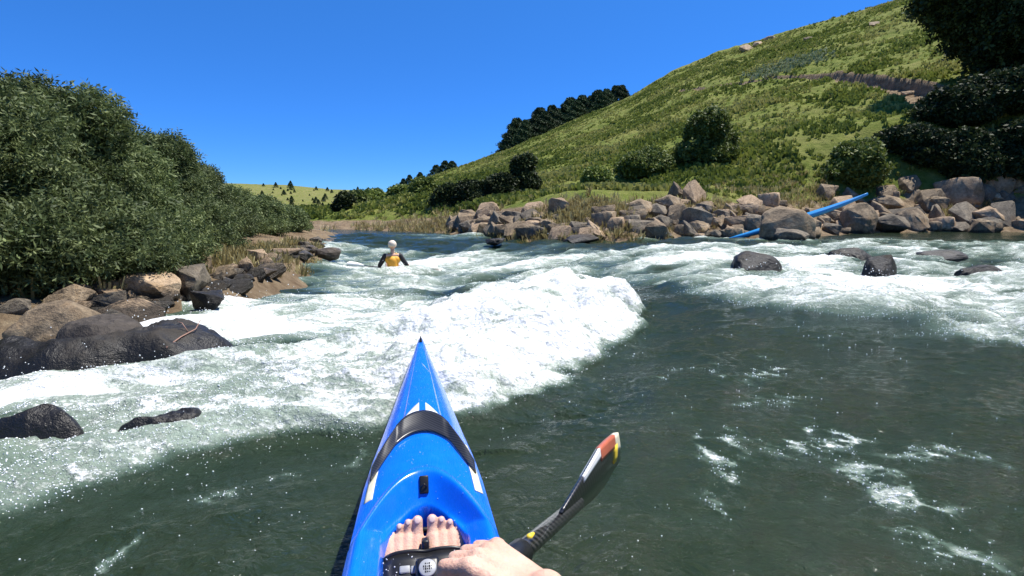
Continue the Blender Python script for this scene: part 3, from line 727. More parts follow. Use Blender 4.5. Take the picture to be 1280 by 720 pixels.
for a in [
    ('big rounded grey boulder at the left edge with tan top', 50, 448, 118, 62, M_ROCK, True, .8, 0),
    ('rounded end stone leaning on the big grey boulder', 99, 440, 30, 44, M_ROCK, True, .9, 1),
    ('small dark stones left of the big grey boulder', 8, 392, 44, 20, M_ROCKG, False, .8, 2),
    ('brown angular rock above the big grey boulder', 84, 388, 44, 30, M_ROCK, False, .9, 3),
    ('reddish rock half hidden in the shade of the shrubs', 66, 386, 34, 20, M_ROCK, False, .9, 1),
    ('grey block between the brown angular rock and flat slab', 130, 394, 46, 34, M_ROCKG, False, .8, 4),
    ('sunlit tan slab at the back of the pile', 118, 366, 44, 20, M_ROCKT, False, .9, 5),
    ('pale pinkish slab on top of the pile', 152, 350, 44, 15, M_ROCKT, False, .9, 7),
    ('largest pale flat-topped boulder of the pile', 172, 374, 70, 36, M_ROCKT, True, .9, 2),
    ('dark-faced boulder right of the pale flat-topped one', 235, 372, 66, 34, M_ROCKG, False, .8, 0),
    ('tan slab lying behind the dark-faced boulder', 205, 352, 60, 14, M_ROCKT, False, .9, 6),
    ('long low rock with sunlit cap at the channel edge', 156, 402, 68, 26, M_ROCKT, False, .7, 8),
    ('grey wedge rock in front of the pale boulder', 186, 394, 40, 20, M_ROCKG, False, .8, 1),
    ('grey flat rock sloping into the channel', 128, 412, 50, 22, M_ROCKG, False, .8, 5),
    ('small cube-like rock in front of the grey block', 103, 400, 20, 16, M_ROCKG, False, .9, 9),
    ('small shadowed stone below the brown angular rock', 86, 396, 24, 16, M_ROCKG, False, .9, 3),
    ('egg-shaped stone on the pile behind the grey wedge', 168, 384, 26, 16, M_ROCK, True, .9, 3),
    ('dark wet ledge running out into the current', 262, 383, 62, 18, M_WET, False, .6, 0),
    ('tan stone by the dry grass on the left bank', 277, 350, 26, 18, M_ROCK, False, .9, 2),
    ('squat tan stone close to the water past the dry grass', 306, 345, 18, 22, M_ROCKT, False, .9, 5),
    ('flat brown stone at the edge of the blue water', 333, 341, 36, 13, M_ROCK, False, .9, 7),
    ('brown rock with flat top below the last shrubs', 322, 330, 32, 16, M_ROCKT, False, .9, 0),
    ('grey rock between two tan stones downstream', 292, 346, 20, 14, M_ROCKG, False, .9, 6),
    ('long tan slab under the shrubs near the bend', 350, 322, 44, 12, M_ROCKT, False, .9, 1),
    ('low brown rock at the tip of the left bank', 372, 318, 28, 9, M_ROCK, False, .9, 3),
    ('small tan rock furthest down the left bank', 388, 308, 16, 7, M_ROCKT, False, .9, 9),
]:
    rock(a[0], a[1], a[2], a[3]*1.1, a[4]*1.28, mat=a[5], rnd=a[6], dep=a[7], k=a[8], group=LR)
rock('flat tan rock standing alone in the water near the bend', 408, 317, 34, 8, M_ROCKT, True, .8, 1, 'rocks in the river', z=-.02, sink=1.2)
# wet slabs in the near water
def slab(name, pts, top, mat, label, thick=.5, seed=0, bulge=.12, tiltv=0.0):
    """rounded slab from a plan outline (px, py on the water), height top above the river"""
    P = [G(*p, 0.0) for p in pts]; c = sum(P, Vector())/len(P)
    n = 120; N = 44; V = []; Fq = []
    out = []
    m = len(P)
    for i in range(n):
        t = i/n*m; a = int(t); fr = t-a
        p0, p1, p2, p3 = (P[(a+k) % m] for k in (-1, 0, 1, 2))
        q = .5*((2*p1)+(-p0+p2)*fr+(2*p0-5*p1+4*p2-p3)*fr*fr+(-p0+3*p1-3*p2+p3)*fr**3)
        out.append(q)
    V.append((c.x, c.y, top))
    for j in range(1, N+1):
        f_ = j/N
        for q in out:
            x, y = c.x+(q.x-c.x)*f_, c.y+(q.y-c.y)*f_
            e = (1-f_**4.5)
            z = -thick+(top+thick)*e**.55
            z += fbm(np.array([x*1.6]), np.array([y*1.6]), 4, seed)[0]*bulge*e**.5+ridged(np.array([x*2.6]), np.array([y*3.4]), 4, seed+5)[0]*.045*e**.5+fbm(np.array([x*9]), np.array([y*9]), 3, seed+6)[0]*.018+tiltv*(y-c.y)*e
            V.append((x, y, float(z)))
    tri = []
    bm = bmesh.new(); vs = [bm.verts.new(v) for v in V]
    for i in range(n): bm.faces.new((vs[0], vs[1+i], vs[1+(i+1) % n]))
    for j in range(N-1):
        for i in range(n):
            a, b = 1+j*n+i, 1+j*n+(i+1) % n
            bm.faces.new((vs[a], vs[a+n], vs[b+n], vs[b]))
    bm.faces.new([vs[1+(N-1)*n+i] for i in range(n)][::-1])
    bmesh.ops.translate(bm, verts=bm.verts[:], vec=(-c.x, -c.y, 0))
    bmesh.ops.recalc_face_normals(bm, faces=bm.faces[:])
    o = bm_obj(name, bm, mat); o.location = (c.x, c.y, 0)
    tag(o, label, 'rock', 'rocks in the river')
    return o
slab('wet_slab', [(-80, 480), (0, 492), (90, 486), (180, 474), (262, 468), (318, 440), (280, 420), (190, 436), (110, 446), (30, 456), (-60, 462)], .25, M_WET2, 'long black wet slab in the current at left', .5, 3, .16)
slab('wet_slab', [(60, 466), (120, 470), (185, 462), (200, 445), (130, 442), (70, 452)], .30, M_WET, 'paler dry-topped sheet of rock on the long black slab', .3, 8, .04)
slab('wet_slab', [(-90, 570), (0, 577), (70, 576), (125, 566), (118, 552), (60, 548), (-20, 545), (-80, 545)], .11, M_WET2, 'flat black wet rock at the left edge in the foam', .4, 13, .12)
slab('wet_slab', [(125, 566), (190, 562), (250, 552), (274, 543), (262, 532), (215, 540), (150, 552)], .12, M_WET2, 'thin dark ledge showing through the foam behind the near breaker', .4, 17, .13)
RV = 'rocks in the river'
rock('dark wet rock washed over by foam before the right bank', 950, 337, 74, 22, M_WET2, True, .9, 0, RV, z=.0, sink=1.4)
rock('black wet rock in the foam, right of centre', 1112, 341, 52, 22, M_WET2, False, .8, 2, RV, z=.0, sink=1.4)
rock('small wet rock just showing in foam between two larger ones', 1012, 346, 34, 10, M_WET2, True, .8, 2, RV, z=.0, sink=1.4)
rock('dark wet rock awash near the right edge', 1240, 345, 60, 15, M_WET2, True, .8, 3, RV, z=.0, sink=1.4)
rock('long submerged rock hump by the right edge', 1185, 322, 60, 10, M_WET2, True, .8, 1, RV, z=.0, sink=1.4)
rock('wet hump behind the black wet rock in the foam', 1070, 322, 50, 14, M_WET2, True, .8, 3, RV, z=.0, sink=1.4)
# twig on the long slab
bm = bmesh.new()
from mathutils.bvhtree import BVHTree
_sl = [o for o in COL.objects if o.get('label', '').startswith('long black wet slab')][0]
_bv = BVHTree.FromPolygons([v.co+_sl.location for v in _sl.data.vertices], [tuple(p.vertices) for p in _sl.data.polygons])
def on_slab(px, py):
    h_ = _bv.ray_cast(Vector((0, 0, CAMH)), Vector(ray(px, py)).normalized())[0]
    return (h_ if h_ is not None else G(px, py, .2))+Vector((0, 0, .008))
a = on_slab(208, 436); b = on_slab(252, 412); print('TWIG', a, b)
tube(bm, [a, a.lerp(b, .4)+Vector((0, 0, .02)), a.lerp(b, .75)+Vector((.02, 0, .03)), b+Vector((0, 0, .07))], [.006, .005, .004, .002], 6)
m_ = a.lerp(b, .6)+Vector((0, 0, .03))
tube(bm, [m_, m_+Vector((-.05, .02, .06)), m_+Vector((-.09, .03, .07))], [.004, .003, .0015], 5)
tag(bm_obj('twig', bm, simple('twig_wood', (.32, .18, .13), .7)), 'pale reddish driftwood twig lying on the long black slab', 'twig')

RG = 'rocks of the right bank'
for a in [
    ('large brown-grey boulder in front of the blue kayak', 984, 301, 76, 46, M_ROCK, True, .62, 0),
    ('grey lower boulder at the foot of the large brown-grey one', 990, 303, 48, 22, M_ROCKG, True, .7, 2),
    ('upright boulder with dark left face, right of the kayak', 1078, 292, 46, 42, M_ROCK, True, .8, 1),
    ('light grey block right of the upright boulder', 1120, 291, 50, 26, M_ROCKG, False, .8, 3),
    ('tan rounded block beside the light grey block', 1145, 288, 40, 30, M_ROCK, True, .8, 3),
    ('small grey stone just under the blue kayak', 1046, 279, 22, 20, M_ROCKG, False, .9, 4),
    ('small dark stone left of the one under the kayak', 1030, 281, 20, 14, M_ROCK, False, .9, 5),
    ('largest tan boulder of the right bank with orange stain', 1212, 258, 66, 46, M_ROCKT, False, .7, 6),
    ('pale boulder right of the orange-stained one', 1247, 250, 52, 34, M_ROCKT, False, .7, 0),
    ('dark-faced rock under the pale boulder at right', 1262, 282, 40, 36, M_ROCKG, False, .8, 7),
    ('grey sloping rock below the orange-stained boulder', 1218, 278, 44, 28, M_ROCKG, False, .8, 8),
    ('pointed rock with lit top left of the sloping grey rock', 1182, 282, 30, 32, M_ROCK, False, .8, 9),
    ('rounded grey rock at the waterline near the right edge', 1240, 288, 40, 18, M_ROCKG, True, .8, 1),
    ('flat grey stone at the waterline under the tan boulders', 1205, 290, 40, 14, M_ROCKG, False, .8, 2),
    ('brown rock on the crest of the bank below the dark shrubs', 1115, 262, 44, 20, M_ROCK, False, .8, 3),
    ('rock on the crest by the left foot of the tan boulder', 1172, 262, 34, 20, M_ROCK, False, .8, 5),
    ('rock at the very right edge on the crest', 1278, 238, 36, 20, M_ROCK, False, .8, 1),
    ('square grey rock in the middle of the right bank', 876, 288, 40, 30, M_ROCKG, False, .7, 0),
    ('triangular rock left of the square grey rock', 848, 284, 32, 30, M_ROCK, False, .8, 2),
    ('brown rock perched above the triangular rock', 838, 266, 34, 24, M_ROCK, False, .8, 3),
    ('tan flat rock right of the square grey rock', 925, 285, 40, 22, M_ROCKT, False, .8, 4),
    ('tan stone leaning behind the tan flat rock', 905, 280, 26, 22, M_ROCKT, False, .8, 7),
    ('pale pointed stone at the waterline below the flat rock', 912, 296, 18, 16, M_ROCKT, False, .8, 5),
    ('tall dark rock on the upper bank among bushes', 852, 248, 30, 26, M_ROCK, False, .8, 9),
    ('pinkish rock face on the upper bank', 873, 256, 34, 34, M_ROCKT, False, .8, 8),
    ('pinkish small rock on the upper bank near the olive shrub', 966, 258, 32, 24, M_ROCKT, False, .8, 6),
    ('brown block at the left end of the dry grass', 758, 286, 36, 30, M_ROCK, False, .8, 6),
    ('grey block right of the brown block', 800, 292, 42, 22, M_ROCKG, False, .8, 1),
    ('brown wedge above the grey block', 792, 276, 36, 20, M_ROCK, False, .8, 4),
    ('flat dark shelf rock at the waterline', 728, 303, 46, 12, M_WET, False, .7, 2),
    ('low dark shelf rock further left at the waterline', 620, 303, 26, 9, M_WET, False, .8, 6),
    ('long brown slab sloping on the left of the right bank', 648, 280, 46, 18, M_ROCK, False, .8, 8),
    ('tan rock above the long brown slab', 668, 266, 34, 16, M_ROCKT, False, .8, 2),
    ('pinkish rock poking out of the dry grass', 702, 268, 30, 22, M_ROCKT, False, .8, 0),
    ('dark rock under the leftmost dark bush', 585, 290, 24, 16, M_ROCKG, False, .8, 3),
    ('brown rock between the dark bushes and the water', 605, 287, 30, 20, M_ROCK, False, .8, 5),
]:
    rock(a[0], *a[1:5], mat=a[5], rnd=a[6], dep=a[7], k=a[8], group=RG, r0=16, rz=random.uniform(-.2, .2))
mats = [M_ROCK, M_ROCKG, M_ROCKT, M_ROCK]
for i in range(230):
    px = random.uniform(565, 1285); yl = np.interp(px, [565, 700, 860, 1010, 1080, 1290], [292, 302, 299, 299, 292, 291])
    up = random.random()**1.4*(np.interp(px, [565, 640, 700, 1000, 1290], [12, 30, 30, 46, 56]))
    w = random.uniform(14, 38)*random.uniform(.75, 1.15)
    rock('small broken stone in the rubble of the right bank', px, yl-up, w, w*random.uniform(.5, .8), random.choice(mats), False, .9, None, 'rubble of the right bank', 'stone', r0=16)
for i in range(95):
    px = random.uniform(60, 405); yl = np.interp(px, [0, 110, 200, 290, 335, 385, 412], [430, 408, 382, 358, 339, 314, 303])
    w = random.uniform(10, 22)*(1 if px > 250 else 1.6)
    rock('small stone wedged in the left bank rock pile', px, yl-random.random()**1.1*28*np.interp(px, [60, 250, 400], [1.7, .95, .35]), w, w*.6, random.choice(mats), False, .9, None, 'small stones of the left bank', 'stone')
for i in range(26):
    px = 252+i*5.9; yl = np.interp(px, [200, 290, 335, 385, 412], [382, 360, 340, 315, 303])
    rock('brown rock in the low shore row between the dry grass and the bend', px, yl-random.uniform(-2, 9), random.uniform(20, 38)*(1 if px < 340 else .65), random.uniform(11, 20)*(1 if px < 340 else .6), random.choice(mats), False, .9, None, 'shore rocks towards the bend')
for i in range(22):
    px = random.uniform(62, 255); yl = np.interp(px, [0, 110, 200, 290], [430, 408, 382, 358])
    rock('angular rock heaped in the left bank pile under the shrubs', px, yl-random.uniform(8, 42), random.uniform(26, 48), random.uniform(18, 30), random.choice(mats), False, .9, None, 'heaped rocks under the left shrubs')
for (px, by, w, h, lab) in [(937, 63, 20, 10, 'pale outcrop rock high on the hill near the skyline'), (950, 57, 14, 7, 'darker rock right of the pale hilltop outcrop'), (965, 50, 16, 7, 'flat rock on the hilltop above the outcrop'), (980, 32, 12, 6, 'small rock on the skyline of the hill'),
                            (1096, 32, 16, 8, 'dark rock alone high on the hill below the skyline'), (1012, 50, 14, 5, 'low rock band in the grass right of the outcrop'), (880, 72, 12, 6, 'rock on the skyline left of the outcrop'), (886, 66, 9, 5, 'little dark rock on the skyline left of the outcrop'), (820, 97, 10, 5, 'small rock on the left skyline of the hill'), (1140, 118, 22, 7, 'pale stones on the soil at the right end of the path')]:
    rock(lab, px, by, w, h, M_ROCKT if 'pale' in lab else M_ROCK, False, .9, None, 'rocks on the hillside', r0=40)

# ------------------------------------------------------------------ blue kayak on the right bank
t = NT('blue_gelcoat'); _w1 = t.n('ShaderNodeMapping'); _w1.inputs['Scale'].default_value = (60, 3, 20); t.l(t.coord(), _w1.inputs['Vector'])
_sc = t.noise(6, 6, .75, _w1.outputs[0]); _dn = t.noise(14, 6, .7, t.coord())
t.set(Base_Color=t.ramp(_dn, [(.3, (.0, .135, .78)), (.62, (.002, .165, .88)), (.8, (.02, .19, .90))]), Roughness=t.ramp(_sc, [(.35, (.14, .14, .14)), (.62, (.34, .34, .34))]), Coat_Weight=.5, Coat_Roughness=.08, Normal=t.bump(_sc, .08, .002))
M_BLUE = t.m
M_BLUE2 = simple('blue_plastic', (.03, .27, .62), .35, .5, .08, 3)
M_WHITE = simple('white_gelcoat', (.82, .82, .80), .3, .5, .03, 10)
M_BLACK = simple('black_plastic', (.012, .012, .013), .35, .5, .2, 60)
def simple_kayak(name, L, hw, mat, label):
    t = empty(name); prof = [(-1, .02), (-.85, .35), (-.5, .85), (-.1, 1), (.3, .92), (.7, .5), (.92, .16), (1, .02)]
    bm = bmesh.new(); rings = []; seg = 20
    for i in range(41):
        u = -1+2*i/40; w = np.interp(u, [p[0] for p in prof], [p[1] for p in prof])*hw; hgt = .05+.11*np.interp(u, [p[0] for p in prof], [p[1] for p in prof]); rise = .10*abs(u)**3
        rings.append([bm.verts.new((math.cos(2*PI*k/seg)*w, u*L/2, rise+math.sin(2*PI*k/seg)*hgt*(1.0 if math.sin(2*PI*k/seg) < 0 else .8))) for k in range(seg)])
    for a, b in zip(rings, rings[1:]):
        for k in range(seg): bm.faces.new((a[k], a[(k+1) % seg], b[(k+1) % seg], b[k]))
    bm.faces.new(rings[0][::-1]); bm.faces.new(rings[-1])
    bmesh.ops.recalc_face_normals(bm, faces=bm.faces[:])
    bm_obj('hull', bm, mat, t)
    bm = bmesh.new(); pts = [(math.cos(a)*hw*.62, math.sin(a)*.42-.2, .118) for a in np.linspace(0, 2*PI, 28)]
    tube(bm, pts, .014, 6, False)
    bm_obj('cockpit_rim', bm, M_BLACK, t)
    tag(t, label, 'kayak')
    return t
kA = simple_kayak('kayak', 5.4, .33, M_BLUE2, 'long blue kayak wedged among the right bank rocks, one end in the water')
pA = G(908, 301, 0)*1.07; pA.z = -.12; rr = ray(1086, 245); hn = math.hypot(rr[0], rr[1]); dB = math.hypot(pA.x, pA.y)+.9; pB = Vector((rr[0]/hn*dB, rr[1]/hn*dB, CAMH+rr[2]/hn*dB))
dv = pB-pA; kA.location = (pA+pB)/2; kA.rotation_mode = 'QUATERNION'; kA.rotation_quaternion = dv.to_track_quat('Y', 'Z'); s = dv.length/5.4; kA.scale = (s, s, s)

# ------------------------------------------------------------------ people
def mat_skin():
    t = NT('skin'); n = t.noise(18, 5, .6, t.coord())
    c = t.ramp(n, [(.3, (.56, .32, .23)), (.55, (.68, .42, .31)), (.75, (.74, .49, .38))])
    t.set(Base_Color=c, Roughness=.42, Subsurface_Weight=.12, Subsurface_Radius=(.012, .005, .003)) if False else t.set(Base_Color=c, Roughness=.5, Specular_IOR_Level=.35)
    t.set(Subsurface_Weight=.15, Subsurface_Scale=.01)
    t.set(Normal=t.bump(t.math('ADD', t.noise(70, 5, .7, t.coord(), 1.0), t.noise(220, 3, .6, t.coord())), .45, .004))
    return t.m
M_SKIN = mat_skin(); M_NAIL = simple('nail', (.80, .58, .50), .25, .5, .03, 10)
NAILS = []
def chain(bm, pts, rad, sub=2):
    for i in range(len(pts)-1): capsule(bm, pts[i], pts[i+1], rad[i], rad[i+1], sub)
def face(bm, c, fwd, up, s=1.0):
    """a head: skull, jaw, nose, brow, lips, ears, eye lids"""
    fwd = Vector(fwd).normalized(); up = Vector(up).normalized(); rt = fwd.cross(up)
    P = lambda x, y, z: Vector(c)+(rt*x+fwd*y+up*z)*s
    capsule(bm, P(0, -.02, .035), P(0, .012, .03), .085*s, .078*s, 3)
    capsule(bm, P(0, .03, -.03), P(0, .045, -.075), .062*s, .034*s, 3)
    capsule(bm, P(0, .088, .012), P(0, .112, -.024), .009*s, .014*s)
    capsule(bm, P(-.035, .078, .026), P(.035, .078, .026), .011*s, .011*s)
    capsule(bm, P(-.02, .083, -.052), P(.02, .083, -.052), .008*s, .008*s)
    for q in (-1, 1):
        capsule(bm, P(q*.031, .078, .008), P(q*.031, .079, .008), .012*s, .012*s)
        capsule(bm, P(q*.083, -.005, .02), P(q*.085, -.01, -.02), .014*s, .009*s)
YAW = math.radians(9.6); RY = Matrix.Rotation(YAW, 4, 'Z'); RYi = RY.inverted()
boat = empty('kayak', (0, 0, 0), YAW)
tag(boat, 'bright blue racing kayak with pointed bow in the foreground', 'kayak')

# paddle geometry in kayak space
H = RYi @ at_depth(603, 731, .70); T = RYi @ at_depth(787, 574, 1.24)
A_ = (T-H).normalized()
def hand(bm, H, a, b, n, side=1):
    """fist closed on a shaft at H. a: index->little direction, b: wrist->knuckles, n: back of hand"""
    P = lambda x, y, z: Vector(H)+a*x+b*y+n*z
    off = [-.034, -.011, .012, .033]; ln = [.95, 1.0, .97, .85]; wr = P(.0, -.085, .030)
    for k, (o, l) in enumerate(zip(off, ln)):
        rk = .0108-.0006*k
        mcp = P(o, .006*l, .037-.002*abs(k-1)); pip = P(o*1.03, .040*l, .022); dip = P(o*1.02, .034*l, -.014); tip = P(o, .008, -.027)
        capsule(bm, P(o*.55, -.075, .026), mcp, .016, .0125)
        chain(bm, [mcp, pip, dip, tip], [rk+.0012, rk, rk*.92, rk*.82])
        capsule(bm, mcp+n*.0025, mcp+n*.0025+b*.002, .0122, .0115)
    capsule(bm, P(-.02, -.07, .018), P(.02, -.07, .018), .02, .018)
    chain(bm, [P(-.022, -.062, .012), P(-.043, -.032, -.002), P(-.040, -.002, -.020), P(-.018, .016, -.031)], [.018, .0145, .0118, .0095])
    return wr
def frame_for(H, a, elbow, up):
    b = (Vector(H)-Vector(elbow)); b = (b-a*b.dot(a)).normalized(); n = a.cross(b)
    if n.z < 0: n = -n
    return b, n
bm = bmesh.new()
# torso, leaning forward a little; head behind the camera
HIPZ = .20
capsule(bm, (-.09, -.22, HIPZ), (.09, -.22, HIPZ), .115, .115, 3)
capsule(bm, (0, -.22, .26), (0, -.20, .48), .135, .135, 3); capsule(bm, (-.05, -.20, .5), (.05, -.2, .5), .12, .12, 3)
capsule(bm, (-.09, -.19, .66), (.09, -.19, .66), .115, .115, 3); capsule(bm, (-.15, -.19, .78), (.15, -.19, .78), .065, .065, 3)
capsule(bm, (0, -.19, .8), (0, -.185, .93), .062, .055, 3)
face(bm, (0, -.20, 1.02), (0, 1, -.1), (0, .1, 1))
for q in (-1, 1):
    hipp = (q*.10, -.18, HIPZ); knee = (q*.095, .36, .44); ank = (q*.052, 1.16, .105)
    knee = (q*.10, .52, .40)
    chain(bm, [hipp, (q*.105, .15, .31), knee], [.10, .082, .058], 3)
    chain(bm, [knee, (q*.085, .75, .315), (q*.06, 1.05, .165), ank], [.056, .056, .04, .034], 3)
    # foot: heel down, sole on the plate, toes up
    hx = q*.056; heel = (hx, 1.20, .045); 
    chain(bm, [ank, heel], [.033, .028], 3)
    ballc = Vector((hx+q*.002, 1.392, .235))
    for (ox, r0_, r1_) in [(-.035, .026, .019), (-.011, .026, .018), (.012, .025, .0175), (.035, .023, .0165)]:
        capsule(bm, (hx+q*ox*-.5*q if False else hx+ox*.5, 1.19, .098), ballc+Vector((ox*1.05, 0, 0)), r0_, r1_+.002, 2)
    # toes, big toe towards the middle
    tl = [(-.040, .030, .0170, .050), (-.0140, .026, .0122, .047), (.0095, .022, .0110, .039), (.0300, .016, .0103, .028), (.0475, .006, .0098, .016)]
    for (ox, dz, rr_, L_) in tl:
        ox = ox*q
        b0 = ballc+Vector((ox*.96, 0, -.004 if ox*q < .02 else -.012)); dirn = Vector((ox*.10, .55, .83)).normalized()
        mid_ = b0+dirn*(L_*.62); tip_ = b0+dirn*L_+Vector((0, -.004, .002))
        chain(bm, [b0, mid_, tip_], [rr_*.98, rr_*.84, rr_*.85]); NAILS.append((tip_, dirn, rr_))
# right arm
NAILS_DONE = 1
shR = Vector((.19, -.15, .79)); elR = Vector((.30, .10, .60)); bR, nR = frame_for(H, A_, elR, None)
wrR = hand(bm, H, A_, bR, nR)
chain(bm, [shR, elR], [.056, .042], 3); chain(bm, [elR, elR.lerp(wrR, .3), wrR], [.044, .043, .027], 3)
# left hand further back on the shaft, index towards the middle
H2 = H-A_*.60; shL = Vector((-.19, -.17, .79)); elL = Vector((-.42, -.16, .60)); bL, nL = frame_for(H2, A_, elL, None)
wrL = hand(bm, H2, -A_, bL, nL)
chain(bm, [shL, elL], [.056, .042], 3); chain(bm, [elL, elL.lerp(wrL, .3), wrL], [.044, .042, .027], 3)
me = remesh(bm, .0034, 2)
me.materials.append(M_SKIN)
P1 = link('person', me); P1.rotation_euler = (0, 0, YAW)
tag(P1, 'barefoot paddler, feet under the black strap, right hand on the paddle', 'person')
for (tp, dn, rr_) in NAILS:
    bm = bmesh.new(); bmesh.ops.create_uvsphere(bm, u_segments=12, v_segments=8, radius=1)
    nrm_ = Vector((0, -.83, .56)); X_ = Vector((1, 0, 0)); Y_ = nrm_.cross(X_)
    for v in bm.verts: v.co = tp+nrm_*(rr_*.74+v.co.z*rr_*.10)+X_*v.co.x*rr_*.5+Y_*(v.co.y*rr_*.55)
    bm_obj('toenail', bm, M_NAIL, P1)
def shirt():
    bm = bmesh.new()
    capsule(bm, (0, -.22, .30), (0, -.20, .48), .148, .148, 3); capsule(bm, (-.05, -.20, .5), (.05, -.2, .5), .134, .134, 3)
    capsule(bm, (-.09, -.19, .66), (.09, -.19, .66), .128, .128, 3); capsule(bm, (-.14, -.19, .775), (.14, -.19, .775), .076, .076, 3)
    m = remesh(bm, .008, 4); m.materials.append(simple('vest_cloth', (.55, .42, .04), .8)); link('vest', m, None, P1)
    bm = bmesh.new(); capsule(bm, (-.09, -.22, HIPZ+.01), (.09, -.22, HIPZ+.01), .126, .126, 3)
    for q in (-1, 1): capsule(bm, (q*.10, -.18, HIPZ), (q*.105, .12, .30), .112, .096, 3)
    m = remesh(bm, .008, 4); m.materials.append(simple('shorts_cloth', (.02, .02, .025), .8)); link('shorts', m, None, P1)
shirt()

# paddle
M_CARB = NT('carbon')
_v = M_CARB.n('ShaderNodeTexWave'); _v.inputs['Scale'].default_value = 45; _v.inputs['Distortion'].default_value = .6; _v.bands_direction = 'DIAGONAL'
M_CARB.l(M_CARB.coord(), _v.inputs['Vector'])
M_CARB.set(Base_Color=M_CARB.ramp(_v.outputs['Fac'], [(.3, (.006, .006, .007)), (.8, (.045, .043, .042))]), Roughness=.28, Coat_Weight=.5); M_CARB = M_CARB.m
pad = empty('paddle', (0, 0, 0), YAW); tag(pad, 'black carbon wing paddle held over the water right of the bow', 'paddle')
Lt = (T-H).length; bl = .40
sh_end = T-A_*bl
bm = bmesh.new(); tube(bm, [H-A_*1.25, H-A_*.4, H+A_*.1, sh_end+A_*.10], [.0145, .0145, .0145, .012], 20); bm_obj('shaft', bm, M_CARB, pad)
bm = bmesh.new(); tube(bm, [H+A_*.055, H+A_*.06, H+A_*.105, H+A_*.11], [.0155, .0185, .0185, .0155], 20); bm_obj('grip_collar', bm, M_BLACK, pad)
# blade: width direction seen nearly edge-on
eye = RYi @ Vector((0, 0, CAMH)); view = ((sh_end+T)/2-eye).normalized()
side = A_.cross(view).normalized()            # across in the picture
wdir = (view*.97-side*.17); wdir = (wdir-A_*wdir.dot(A_)).normalized(); ndir = A_.cross(wdir)
def blade_grid(s0, s1, v0, v1, off, thick, name, mat, parent, nu=14, nv=40, root=None, ax=None):
    root = root or sh_end; ax = ax or A_; V = []; Q = []
    for j in range(nv+1):
        v_ = v0+(v1-v0)*j/nv
        hw = .072*(math.sin(min(1, v_/.72)*PI/2)**.9)*(1 if v_ < .80 else math.sqrt(max(0, 1-((v_-.80)/.2)**2.2)))+.010*(1-v_)
        sweep = .018*v_*v_
        for i in range(nu+1):
            s_ = s0+(s1-s0)*i/nu
            cam_ = .026*(s_*s_)*min(1, v_*2)-.012*math.exp(-((s_-.8)/.25)**2)*min(1, v_*1.5)
            V.append(root+ax*(v_*bl)+wdir*(s_*hw+sweep)+ndir*(cam_+off+.02*v_*v_))
    W_ = nu+1
    Q = [(j*W_+i, j*W_+i+1, (j+1)*W_+i+1, (j+1)*W_+i) for j in range(nv) for i in range(nu)]
    me = np_mesh(name, np.array([v[:] for v in V]), np.array(Q)); me.materials.append(mat)
    o = link(name, me, None, parent); m = o.modifiers.new('s', 'SOLIDIFY'); m.thickness = thick; m.offset = 0
    return o
bd = blade_grid(-1, 1, .03, .995, 0, .006, 'blade', M_CARB, pad)
M_RED = simple('red_decal', (.50, .13, .07), .35); M_YEL = simple('yellow_tape', (.85, .60, .05), .5); M_CREAM = simple('cream_decal', (.75, .70, .52), .35)
blade_grid(-1.0, -.80, .25, .97, 0, .0085, 'edge_stripe', M_WHITE, bd, 4, 30)
blade_grid(-1.01, -.70, .50, .76, 0, .0095, 'tip_decal', M_RED, bd, 4, 20)
blade_grid(-1.01, -.55, .765, .94, 0, .0095, 'tip_decal', M_CREAM, bd, 4, 14)
blade_grid(-.78, -.30, .74, .80, -.0005, .010, 'yellow_sticker', M_YEL, bd, 3, 4)
bm = bmesh.new(); c_ = H+A_*.135+Vector((-.004, -.006, .014)); capsule(bm, c_, c_+A_*.012, .005, .003); bm_obj('yellow_tape', bm, M_YEL, pad)
# the other blade, out of frame behind the left hand
root2 = H-A_*1.25
_w, _n = wdir, ndir
blade_grid(-1, 1, .03, .995, 0, .006, 'blade', M_CARB, pad, root=root2+A_*.02, ax=-A_)

# ------------------------------------------------------------------ kayak in the foreground (kayak space: s right, t forward)
KT = [-2.1, -1.8, -1.2, -.6, 0, .6, 1.15, 1.6, 1.78, 2.34, 2.8, 3.1, 3.24, 3.30]
KW = [.012, .05, .12, .17, .2, .205, .192, .178, .165, .112, .064, .032, .017, .006]
KG = [.22, .22, .21, .21, .22, .24, .27, .28, .285, .30, .322, .338, .345, .348]
def kw(t): return np.interp(t, KT, KW)
def deck(s, t):
    s = np.asarray(s, float); t = np.asarray(t, float); w = np.maximum(kw(t), 1e-3); u = np.clip(np.abs(s)/w, 0, 1)
    g = np.interp(t, KT, KG)
    crown = np.interp(t, [-2.1, -1, .3, 1.2, 1.6, 1.9, 2.4, 2.9, 3.3], [.02, .05, .05, .045, .058, .066, .054, .034, .010])
    z = g+crown*(1-u**2.2)**.9
    # flat shoulder: ridge line along the foredeck
    z = z-.006*ss(.45, .5, u)*ss(1.75, 2.0, t)*(1-ss(3.0, 3.2, t))
    arch = 1.545-8.5*s*s
    q = np.minimum((arch-t)*.75, .150-np.abs(s))     # >0 inside the cockpit recess
    inside = ss(-.012, .05, q)*ss(-.75, -.6, t)
    floor1 = g-.012
    z = z+.014*np.exp(-((q+.018)/.020)**2)*ss(-.8, -.6, t)*(1-ss(1.8, 1.9, t))
    z = z*(1-inside)+floor1*inside
    arch2 = 1.495-13*s*s
    q2 = np.minimum((arch2-t)*.8, .112-np.abs(s)); in2 = ss(0, .018, q2)*ss(-.7, -.6, t)
    z = z*(1-in2)+.055*in2
    return z
def dz(s, t): return float(deck(np.array([s]), np.array([t]))[0])
